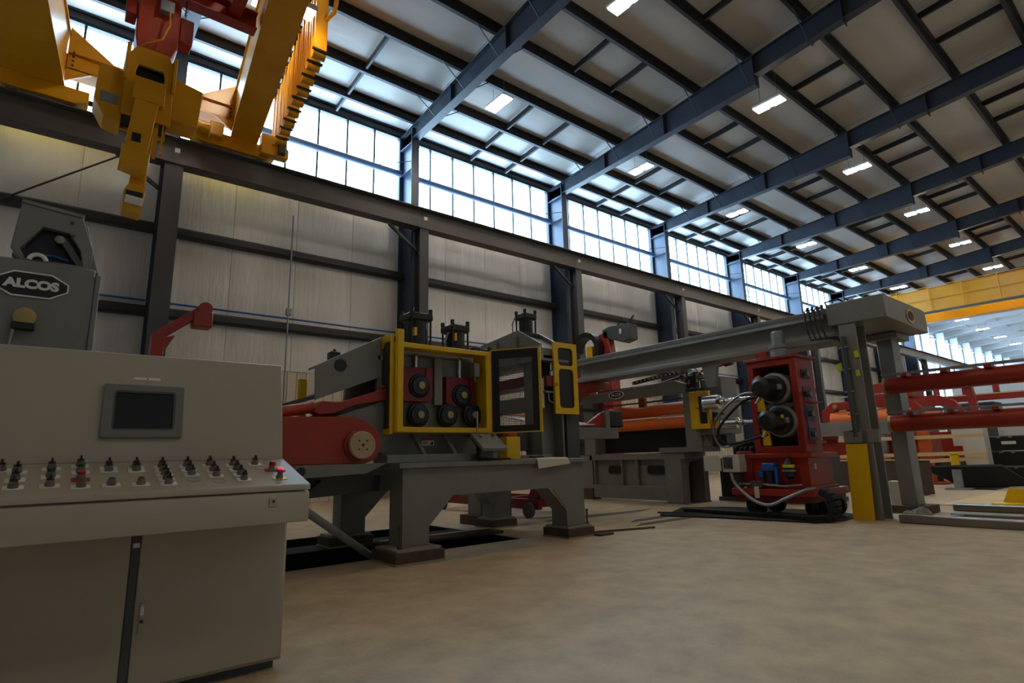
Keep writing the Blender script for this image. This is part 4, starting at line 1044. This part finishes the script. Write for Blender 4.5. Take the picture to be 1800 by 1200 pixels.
for k in range(4):
    y = 4.42+.09*k
    obj('valve_spool', G().cyl((11.2, y, 3.80), (11.2, y, 3.90), .025, n=10), 'black', gy)
    obj('hose', G().tube([(11.15, y, 3.84), (11.05, y, 3.8), (11.0, y-.02, 3.45), (11.0, y-.08, 3.22), (11.02, 4.16, 3.16+.02*k), (11.04, 4.1, 3.1)], .016, 8), 'rubber', gy)
obj('hose_loop', G().tube([(11.3, 4.32, 3.8), (11.3, 4.4, 3.95), (11.4, 4.2, 4.0), (11.6, 4.1, 3.9), (11.65, 4.1, 3.86)], .02, 8), 'rubber', gy)

# red pipes carrying rails, fixed to the second post
def pipe(z, lab):
    t = thing('roller_pipe', (12.46, .6, z-.12), lab, 'pipe', 'red pipes beside the gantry post')
    obj('pipe', G().cyl((12.46, 3.94, z), (12.46, -3.2, z), .155, n=24), 'red', t)
    obj('end_flange', G().cyl((12.46, 3.98, z), (12.46, 3.94, z), .16, n=20), 'brass', t)
    for dx in (-.12, .06):
        obj('top_rail', G().box(12.46+dx-.018, 12.46+dx+.018, -3.2, 3.98, z+.195, z+.228), 'galv', t)
    for k in range(11):
        y = 3.6-.62*k
        obj('rail_cleat', G().box(12.3, 12.56, y-.05, y+.05, z+.14, z+.196), 'red', t, .004)
    return t
pipe(2.36, 'upper red pipe with thin rails on top beside the gantry post')
pipe(1.645, 'lower red pipe with thin rails on top beside the gantry post')
ps = tag(obj('pipe_stand', G().box(12.64, 12.94, -2.4, -2.15, 0, 2.6), 'grey', bev=.006), 'grey post holding the outer ends of the red pipes', 'post')

# floor rails
for i, (x0, x1, z, m_, nm) in enumerate(((10.9, 11.12, .13, 'steel', 'worn steel floor rail nearest the camera beside the yellow plate'), (11.75, 11.92, .12, 'grey', 'grey painted floor beam between the two steel rails'), (13.5, 13.72, .13, 'steel', 'steel floor rail farthest back behind the grey beam'))):
    tag(obj('floor_rail', G().box(x0, x1, -6, 3.58 if i == 0 else 3.1 if i == 1 else 3.5, 0, z), m_, bev=.015), nm, 'rail')
tag(obj('floor_rail', G().prism('z', [(11.14, 3.3), (11.74, 3.05), (11.74, 2.9), (11.14, 3.15)], 0, .10), 'grey', bev=.006), 'short grey diagonal beam joining the floor rails', 'rail')
for k, (x, y, s_) in enumerate(((11.5, 3.62, .10), (11.8, 3.5, .13), (12.0, 3.66, .09))):
    bm_ = G().lathe((x, y, 0), (0, 0, 1), [(0, s_), (s_*.6, s_*1.15), (s_*1.2, s_*.7), (s_*1.5, s_*.2)], 7)
    tag(obj('grout_lump', bm_, 'grout', sm=10), 'lump of broken grout by the gantry foot, %s from the left' % ORD[k], 'rubble', 'grout lumps')

# ------------------------------------------------------------------ red drive stand
ds = thing('drive_stand', (11.0, 5.3, 0), 'red wheeled drive stand with two black motors and hoses', 'machine')
obj('platform', G().box(10.25, 11.75, 4.6, 6.1, .40, .52), 'red', ds, .006)
obj('platform_pan', G().box(10.3, 11.7, 4.65, 6.05, .30, .40), 'maroon', ds)
obj('base_box', G().box(10.5, 11.45, 4.72, 5.84, .57, 1.07), 'red', ds, .006)
obj('base_flange', G().box(10.42, 11.52, 4.62, 5.92, 1.07, 1.15), 'red', ds, .006)
obj('base_flange', G().box(10.44, 11.5, 4.66, 5.9, .52, .57), 'red', ds, .006)
uf = obj('upright_frame', G().frame('x', [(4.82, 1.15), (5.78, 1.15), (5.78, 2.92), (4.82, 2.92)], [(4.95, 1.28), (5.66, 1.28), (5.66, 2.80), (4.95, 2.80)], 10.7, 11.4), 'red', ds, .008)
obj('frame_cap', G().box(10.66, 11.5, 4.78, 5.82, 2.92, 2.97), 'red', uf, .006)
obj('back_plate', G().box(11.36, 11.40, 4.95, 5.66, 1.28, 2.80), 'dgrey', uf)
obj('divider', G().box(10.78, 11.36, 4.95, 5.66, 2.0, 2.08), 'grey', uf)
for z0, z1 in ((2.52, 2.7), (2.1, 2.36), (1.72, 2.0), (1.36, 1.6)):
    obj('side_window', G().box(10.86, 11.2, 4.81, 4.825, z0, z1), 'black', uf)
    obj('side_fitting', G().cyl((11.0, 4.82, (z0+z1)/2), (11.0, 4.74, (z0+z1)/2), .05, n=12), 'steel', uf)
obj('side_shelf', G().box(10.84, 11.3, 4.70, 4.82, 2.06, 2.09), 'red', uf)
obj('side_shelf', G().box(10.84, 11.3, 4.70, 4.82, 1.32, 1.36), 'red', uf)
obj('side_wire', G().tube([(10.82, 4.8, 2.05), (10.8, 4.78, 1.9), (10.82, 4.78, 1.6), (10.84, 4.79, 1.4)], .012, 6), 'blue', uf)
for y, z in ((5.26, 2.36), (5.2, 1.74)):
    m_ = obj('drive_motor', G().lathe((11.0, y, z), (-1, .0, 0), [(0, .30), (.34, .30), (.36, .27)], 28), 'grey', ds)
    obj('motor_barrel', G().lathe((10.64, y, z), (-1, 0, 0), [(0, .25), (.1, .25), (.12, .19), (.5, .185), (.52, .15), (.58, .1)], 26), 'black', m_)
    obj('motor_plug', G().box(10.4, 10.5, y-.24, y-.17, z-.05, z+.05), 'galv', m_, .01)
    obj('hose_elbow', G().lathe((10.3, y+.08, z-.16), (-.4, .3, -.6), [(0, .035), (.1, .035), (.12, .028), (.18, .028)], 12), 'brass', m_)
obj('motor_sticker', G().box(10.3, 10.36, 4.99, 5.02, 1.78, 1.84), 'yellow', ds)
obj('yellow_link', G().prism('x', [(5.50, 1.95), (5.66, 1.95), (5.66, 2.62), (5.56, 2.66)], 10.72, 10.76), 'yellow', ds)
obj('yellow_link', G().prism('x', [(5.46, 1.3), (5.62, 1.3), (5.62, 1.72), (5.50, 1.72)], 10.72, 10.76), 'yellow', ds)
tc = obj('top_reducer', G().lathe((10.93, 5.2, 2.97), (0, 0, 1), [(0, .17), (.16, .17), (.18, .19), (.25, .19), (.27, .12), (.5, .12), (.52, .1)], 22), 'galv', ds)
obj('top_sensor', G().box(10.9, 11.1, 5.45, 5.62, 2.97, 3.12).box(10.94, 11.02, 5.55, 5.72, 3.05, 3.15), 'red', ds, .01)
def hose(pts, r, m='rubber'):
    P = [Vector(p) for p in pts]; out = []
    for i in range(len(P)-1):
        a = P[max(i-1, 0)]; b = P[i]; c = P[i+1]; d = P[min(i+2, len(P)-1)]
        for k in range(6):
            t = k/6
            out.append(.5*((2*b)+(-a+c)*t+(2*a-5*b+4*c-d)*t*t+(-a+3*b-3*c+d)*t**3))
    return G().tube(out+[P[-1]], r, 8)
obj('hose', hose([(10.3, 5.36, 2.2), (10.3, 5.7, 2.15), (10.3, 6.1, 1.85), (10.3, 6.3, 1.6), (10.3, 6.2, 1.38), (10.3, 5.9, 1.36), (10.3, 5.3, 1.5)], .028), 'rubber', ds)
obj('hose', hose([(10.34, 5.3, 2.24), (10.34, 5.75, 2.28), (10.34, 6.25, 1.95), (10.34, 6.42, 1.6), (10.34, 6.25, 1.30), (10.34, 5.6, 1.42)], .024), 'steel', ds)
obj('red_bracket', G().box(10.45, 10.55, 5.75, 6.05, .57, 1.2), 'red', ds, .01)
eb = obj('electric_box', G().box(10.2, 10.5, 5.86, 6.22, .82, 1.15), 'offwhite', ds, .006)
obj('box_door', G().box(10.17, 10.2, 6.24, 6.60, .84, 1.14), 'offwhite', eb, .004)
obj('box_inside', G().box(10.19, 10.2, 6.0, 6.19, .88, 1.10), 'dgrey', eb)
for k in range(4):
    obj('terminal', G().box(10.175, 10.19, 6.01+.04*k, 6.03+.04*k, .92+.03*(k % 2), 1.02), 'steel', eb)
obj('box_post', G().box(10.3, 10.42, 5.95, 6.07, .52, .82), 'dgrey', eb)
bf = obj('oil_filter', G().box(10.33, 10.5, 5.28, 5.5, .84, .98), 'blue', ds, .015)
obj('filter_bowl', G().cyl((10.40, 5.4, .62), (10.40, 5.4, .84), .07, n=16), 'black', bf)
obj('filter_side', G().box(10.34, 10.44, 5.5, 5.6, .72, .84), 'blue', bf, .008)
obj('filter_strap', G().box(10.34, 10.44, 5.23, 5.28, .58, .9), 'blue', bf, .008)
ac = obj('accumulator', G().lathe((10.38, 5.02, .62), (0, 0, 1), [(0, .03), (.08, .04), (.12, .09), (.28, .1), (.36, .07), (.42, .03), (.48, .02)], 18), 'black', ds)
obj('clamp_ring', G().cyl((10.38, 5.02, .83), (10.38, 5.02, .86), .115, n=18), 'galv', ac)
obj('green_band', G().cyl((10.38, 5.02, .90), (10.38, 5.02, .95), .102, n=18), 'lime', ac)
obj('manifold_pipe', G().tube([(10.3, 5.95, .60), (10.3, 5.5, .60), (10.32, 5.1, .57), (10.34, 4.8, .6)], .025, 8), 'steel', ds)
obj('manifold_block', G().box(10.24, 10.4, 5.5, 5.72, .54, .66), 'rust', ds, .01)
obj('data_plate', G().box(10.7, 10.78, 4.712, 4.72, .86, .96), 'paper', ds)
obj('hanging_tag', G().box(10.22, 10.25, 5.55, 5.63, .36, .56), 'paper', ds)
obj('flex_conduit', hose([(10.2, 6.05, .8), (10.15, 5.95, .6), (10.1, 5.6, .33), (10.1, 5.3, .26), (10.1, 5.0, .38), (10.2, 4.7, .52), (10.35, 4.6, .54)], .03), 'galv', ds)
for x, y in ((10.75, 4.78), (11.5, 4.78), (10.75, 5.9), (11.5, 5.9)):
    w_ = obj('wheel', G().cyl((x-.05, y, .19), (x+.05, y, .19), .19, n=22), 'rubber', ds)
    obj('wheel_fork', G().box(x-.09, x+.09, y-.05, y+.05, .17, .31), 'dgrey', w_)
# black energy chain on the floor
ec = thing('energy_chain', (10.4, 4.9, 0), 'black energy chain curling up from the floor beside the drive stand wheels', 'cable chain')
path = [(10.3+.0*k, 7.2-.16*k, .045) for k in range(17)]
for k in range(9):
    a = math.radians(-90-22*k)
    path.append((10.55, 4.50+.23*math.cos(a)*1., .27+.23*math.sin(a)))
path = path[:17]+[(10.3, 4.5-.23*math.sin(math.radians(22*k)), .275-.23*math.cos(math.radians(22*k))) for k in range(1, 9)]
for k in range(len(path)-1):
    obj('chain_link', G().bar(path[k], path[k+1], .22, .12, (0, .3, 1)), 'rubber', ec, .012)
for k, (x0, y0, x1, y1) in enumerate(((9.6, 7.3, 10.0, 4.8), (9.75, 7.4, 10.08, 4.7), (9.45, 7.2, 9.92, 5.2), (9.9, 7.6, 10.12, 5.6))):
    tag(obj('floor_cable', hose([(x0, y0, .02), (x0+.2, (y0*2+y1)/3, .02), (x1-.1, (y0+2*y1)/3, .02), (x1, y1, .02)], .018), 'rubber'), 'black cable lying on the floor, %s from the floor plates' % ORD[k], 'cable', 'floor cables')
tag(obj('paper_scrap', G().prism('z', [(9.5, 6.1), (9.66, 6.06), (9.68, 6.16), (9.56, 6.2)], .001, .004), 'white'), 'small white scrap of paper on the concrete floor', 'paper')

# floor plates and rod in front of the roll stand
for k, q in enumerate(([(7.9, 6.55), (9.9, 6.55), (10.2, 6.75), (8.3, 6.75)], [(8.3, 6.98), (10.8, 7.1), (11.2, 7.3), (8.7, 7.2)], [(7.4, 8.3), (9.9, 8.1), (10.6, 8.3), (8.0, 8.55)])):
    tag(obj('floor_plate', G().prism('z', q, .001, .006), 'grime'), 'dark steel strip let into the floor, %s from the camera' % ORD[k], 'plate', 'floor strips')
tag(obj('floor_rod', G().cyl((6.75, 6.5, .02), (7.9, 6.15, .02), .016, n=8), 'rust'), 'thin rusty rod lying on the floor right of the table', 'rod')

hu = thing('added_dark_unit', (14.1, 6.9, 0), 'dark power unit added for the shadow between the roll stand and drive stand', 'power unit')  # dark machine added to stand in for the shadow between the stands
obj('added_tank', G().box(13.45, 14.8, 5.9, 8.3, .1, 1.05), 'black', hu, .02)
obj('added_skid', G().box(13.4, 14.85, 5.85, 8.35, 0, .1), 'dgrey', hu)
obj('added_pump', G().lathe((13.6, 6.2, 1.25), (0, 1, 0), [(0, .1), (.05, .17), (.5, .17), (.55, .12), (.8, .1)], 18), 'dgrey', hu)
obj('added_pump_seat', G().box(13.5, 13.7, 6.3, 6.9, 1.05, 1.12), 'dgrey', hu)
obj('added_manifold', G().box(13.5, 13.9, 7.3, 7.9, 1.05, 1.45), 'black', hu, .02)
for k in range(4):
    obj('hose', hose([(13.5, 7.35+.13*k, 1.3), (13.25, 7.3+.13*k, 1.25), (13.2, 7.25+.13*k, .8), (13.3, 7.2+.13*k, .3), (13.42, 7.2+.13*k, .2)], .022), 'rubber', hu)  # hoses belong to the added dark unit

# ------------------------------------------------------------------ background at right
fm = thing('slitter', (24.2, 8.5, 0), 'red machine with an orange roll and grey beam behind the gantry posts', 'machine')
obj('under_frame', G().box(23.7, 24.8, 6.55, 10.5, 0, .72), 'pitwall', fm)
obj('bed', G().box(23.5, 25.1, 6.5, 10.1, .72, 1.55), 'red', fm, .01)
obj('bed_lip', G().box(23.43, 23.5, 6.5, 10.1, 1.42, 1.55), 'maroon', fm)
obj('grey_beam', G().box(23.05, 23.3, 7.45, 11.0, 1.68, 2.2), 'grey', fm, .006)
for y in (10.6, 7.6):
    obj('beam_leg', G().box(23.07, 23.28, y, y+.28, 0, 1.68), 'grey', fm)
ar = [(9.87, 2.25), (9.87, 2.65), (9.45, 2.97), (6.9, 2.97), (6.55, 2.58), (6.55, 2.25)]
ai = [(9.52, 2.25), (9.52, 2.51), (9.32, 2.69), (7.04, 2.69), (6.83, 2.51), (6.83, 2.25)]
obj('arch', G().frame('x', ar, ai, 23.6, 24.0), 'red', fm, .01)
for y in (9.52, 6.55):
    obj('arch_post', G().box(23.6, 24.0, y, y+.3, 1.55, 2.25), 'red', fm)
obj('top_housing', G().prism('x', [(8.28, 2.97), (6.76, 2.97), (6.76, 3.62), (8.14, 3.52)], 23.7, 24.8), 'red', fm, .01)
obj('roll', G().cyl((23.75, 6.83, 2.28), (23.75, 9.52, 2.28), .33, n=24), 'orange', fm)
obj('guard_rail', G().tube([(23.46, 9.1, 3.13), (23.46, 6.9, 3.13)], .025, 6), 'galv', fm)
obj('rail_post', G().tube([(23.46, 8.0, 2.9), (23.46, 8.0, 3.13)], .025, 6), 'galv', fm)
obj('yellow_tip', G().box(23.46, 23.6, 9.25, 9.52, 1.89, 2.24), 'yellow', fm)
obj('brass_nut', G().cyl((23.6, 9.3, 2.81), (23.46, 9.3, 2.81), .08, n=10), 'brass', fm)
fr = thing('red_frame', (27.6, 6.8, 0), 'far red machine frame with a short orange roll behind the orange post', 'machine')
obj('frame_bed', G().box(27.00, 28.20, 6.05, 8.8, .75, 1.75), 'red', fr, .01)
obj('frame_legs', G().box(27.10, 28.10, 6.3, 8.6, 0, .75), 'dgrey', fr)
obj('frame_arch', G().prism('x', [(8.8, 2.3), (8.8, 3.2), (6.9, 3.2), (6.4, 2.95), (6.1, 2.5), (6.1, 1.75), (6.35, 1.75), (6.35, 2.4), (6.6, 2.75), (8.5, 2.9), (8.5, 2.3)], 27.00, 27.40), 'red', fr, .01)
obj('frame_post', G().prism('x', [(5.75, 1.75), (6.0, 1.75), (6.2, 3.6), (5.95, 3.6)], 27.80, 28.10), 'red', fr)
obj('frame_top', G().box(27.70, 28.10, 5.95, 8.6, 3.45, 3.65), 'red', fr)
obj('frame_foot', G().box(27.75, 28.10, 5.75, 6.05, 0, 1.75), 'red', fr)
obj('roll', G().cyl((27.30, 6.9, 2.5), (27.30, 8.6, 2.5), .22, n=20), 'orange', fr)

tag(obj('plywood_sheet', G().box(14.6, 19.5, 1.5, 4.0, .003, .02), 'wood'), 'pale plywood sheet lying on the floor behind the rails', 'plywood')
ys = thing('yellow_bracket', (15.3, 2.9, .02), 'folded yellow steel bracket lying on the plywood', 'bracket')
obj('flat', G().box(15.1, 15.6, 2.7, 3.25, .021, .04), 'yellow', ys)
obj('upright', G().prism('x', [(2.72, .04), (3.15, .04), (3.02, .32), (2.72, .30)], 15.55, 15.58), 'yellow', ys)
op = thing('orange_post', (22.9, 6.4, 0), 'orange steel post on a red foot holding the timber rails', 'post')
obj('shaft', G().box(22.75, 23.05, 6.25, 6.55, .06, 2.2), 'porange', op, .01)
obj('foot', G().box(22.4, 23.4, 5.9, 6.9, 0, .06), 'red', op)
for k, (z0, z1, nm) in enumerate(((1.50, 1.52, 'top'), (.92, .98, 'middle'), (.60, .82, 'bottom'))):
    tag(obj('timber_rail', G().bar((22.64-.03*k, 9.0, z0), (22.64-.03*k, 4.75, z1), .05, .12), 'wood'), '%s pale timber rail nailed across the orange post' % nm, 'timber')
wp = thing('white_stand', (23.8, 5.3, 0), 'tall off-white sheet steel stand beside the black cases', 'stand')
obj('panel', G().prism('x', [(4.95, 0), (5.52, 0), (5.56, 1.2), (5.8, 1.2), (5.8, 2.3), (4.95, 2.3)], 23.6, 23.7), 'offwhite', wp, .01)
obj('return_panel', G().box(23.7, 24.2, 4.95, 5.0, 0, 2.3), 'offwhite', wp)
for k in range(3):
    c_ = thing('black_case', (25.3, 4.2, .08+.5*k), 'black storage case, %s of the stack of three at right' % ('bottom', 'middle', 'top')[k], 'case', 'stacked black cases')
    obj('case_body', G().box(24.7, 25.9, 3.0, 5.15, .02+.5*k, .48+.5*k), 'black', c_, .02)
    obj('case_trim', G().box(24.68, 24.7, 3.0, 5.15, .47+.5*k, .50+.5*k), 'steel', c_)
    for y in (4.8, 4.5, 3.6):
        obj('case_latch', G().box(24.66, 24.68, y-.05, y+.05, .43+.5*k, .49+.5*k), 'galv', c_)
    if k == 2: obj('case_label', G().box(24.67, 24.7, 4.38, 4.75, 1.22, 1.32), 'white', c_)
bs = thing('tilted_plate', (21, 4.7, 0), 'black steel plate lying tilted on the floor in front of the cases', 'plate')
obj('plate', G().add([(19.8, 5.75, .62), (20.6, 5.0, .05), (22.2, 3.7, .05), (21.4, 4.2, .60), (19.83, 5.78, .66), (20.65, 5.02, .02), (22.25, 3.7, .02), (21.45, 4.22, .66)], [(0, 1, 2, 3), (7, 6, 5, 4), (0, 4, 5, 1), (1, 5, 6, 2), (2, 6, 7, 3), (3, 7, 4, 0)]), 'rubber', bs)
obj('plate_foot', G().box(20.2, 21.8, 4.2, 5.1, 0, .03), 'black', bs)
ts = thing('tee_stand', (20.0, 4.95, 0), 'small pale steel T stand propping the tilted black plate', 'stand')
obj('stem', G().box(19.95, 20.07, 4.85, 5.05, .05, .55), 'galv', ts)
obj('foot', G().box(19.85, 20.17, 4.65, 5.25, 0, .05), 'galv', ts)
wc = thing('white_cabinet', (30.5, 5.2, 0), 'white electrical cabinet far back above the black cases', 'cabinet')
obj('cabinet', G().box(30, 31, 4.0, 5.8, 0, 2.15), 'white', wc, .02)
obj('cabinet_door', G().box(29.97, 30, 4.3, 5.6, .2, 2.0), 'white', wc, .01)
obj('door_handle', G().box(29.94, 29.97, 4.5, 4.56, 1.7, 1.85), 'black', wc)
yp = tag(obj('yellow_column', G().box(29.3, 29.6, 3.95, 4.2, 0, 2.1), 'yellow', bev=.02), 'far yellow bollard beside the white cabinet', 'bollard')
for k, (x, y0, y1, h, m_, nm) in enumerate(((30, 8.2, 10.0, 3.2, 'grey', 'grey metal cabinet far back between the two red pipes at left'), (32, 6.2, 8.0, 3.0, 'dgrey', 'dark grey machine box far back between the red pipes'), (36, 5.6, 8.5, 4.4, 'annex', 'white tank far back above the dark machine box'), (30.2, 10.6, 11.6, 1.6, 'grey', 'low grey cabinet far back behind the red machine'))):
    c_ = thing('machine_cabinet', (x+.6, (y0+y1)/2, 0), nm, 'cabinet')
    obj('body', G().box(x, x+1.4, y0, y1, 0, h), m_, c_, .03)
    obj('lid', G().box(x-.05, x+1.45, y0-.05, y1+.05, h, h+.08), m_, c_, .02)
fc_ = thing('roller_conveyor', (29.4, 6, 0), 'far red conveyor beam with yellow edge seen between the red pipes', 'conveyor')
obj('beam', G().box(29.30, 29.60, 4.4, 7.6, 3.0, 3.25), 'red', fc_, .01)
obj('edge', G().box(29.28, 29.30, 4.4, 7.6, 3.22, 3.27), 'wood', fc_)
obj('handrail', G().tube([(29.40, 4.5, 3.65), (29.40, 7.5, 3.65)], .02, 6), 'dgrey', fc_)
for y in (4.5, 5.5, 6.5, 7.5):
    obj('bracket', G().box(29.35, 29.50, y-.1, y+.1, 3.25, 3.65), 'red', fc_, .01)
for y in (4.6, 7.2):
    obj('leg', G().box(29.35, 29.55, y-.1, y+.1, 0, 3.0), 'grey', fc_)
yb2 = thing('parts_bin', (22.2, 5.5, 0), 'narrow yellow bin standing behind the timber rails', 'bin')
obj('bin_body', G().box(22.1, 22.3, 5.38, 5.58, 0, .95), 'yellow', yb2, .02)
obj('bin_rim', G().box(22.08, 22.32, 5.36, 5.6, .95, 1.0), 'yellow', yb2, .01)

dk = thing('steel_screen', (17.5, 6.0, 0), 'dark brown steel screen panel standing behind the yellow kick plate', 'screen')
obj('panel', G().box(17.44, 17.5, 4.85, 7.4, .03, .86), 'rust', dk, .004)
obj('panel_edge', G().box(17.42, 17.52, 4.85, 7.4, .86, .90), 'wood', dk)
for y in (5.0, 6.1, 7.2):
    obj('panel_foot', G().box(17.3, 17.7, y, y+.08, 0, .03), 'dgrey', dk)
wb = thing('small_white_box', (13.9, 4.45, 0), 'small white enclosure on the floor behind the yellow kick plate', 'box')
obj('enclosure', G().box(13.8, 14.0, 4.28, 4.62, .02, .52), 'offwhite', wb, .01)
obj('enclosure_base', G().box(13.78, 14.02, 4.26, 4.64, 0, .02), 'dgrey', wb)
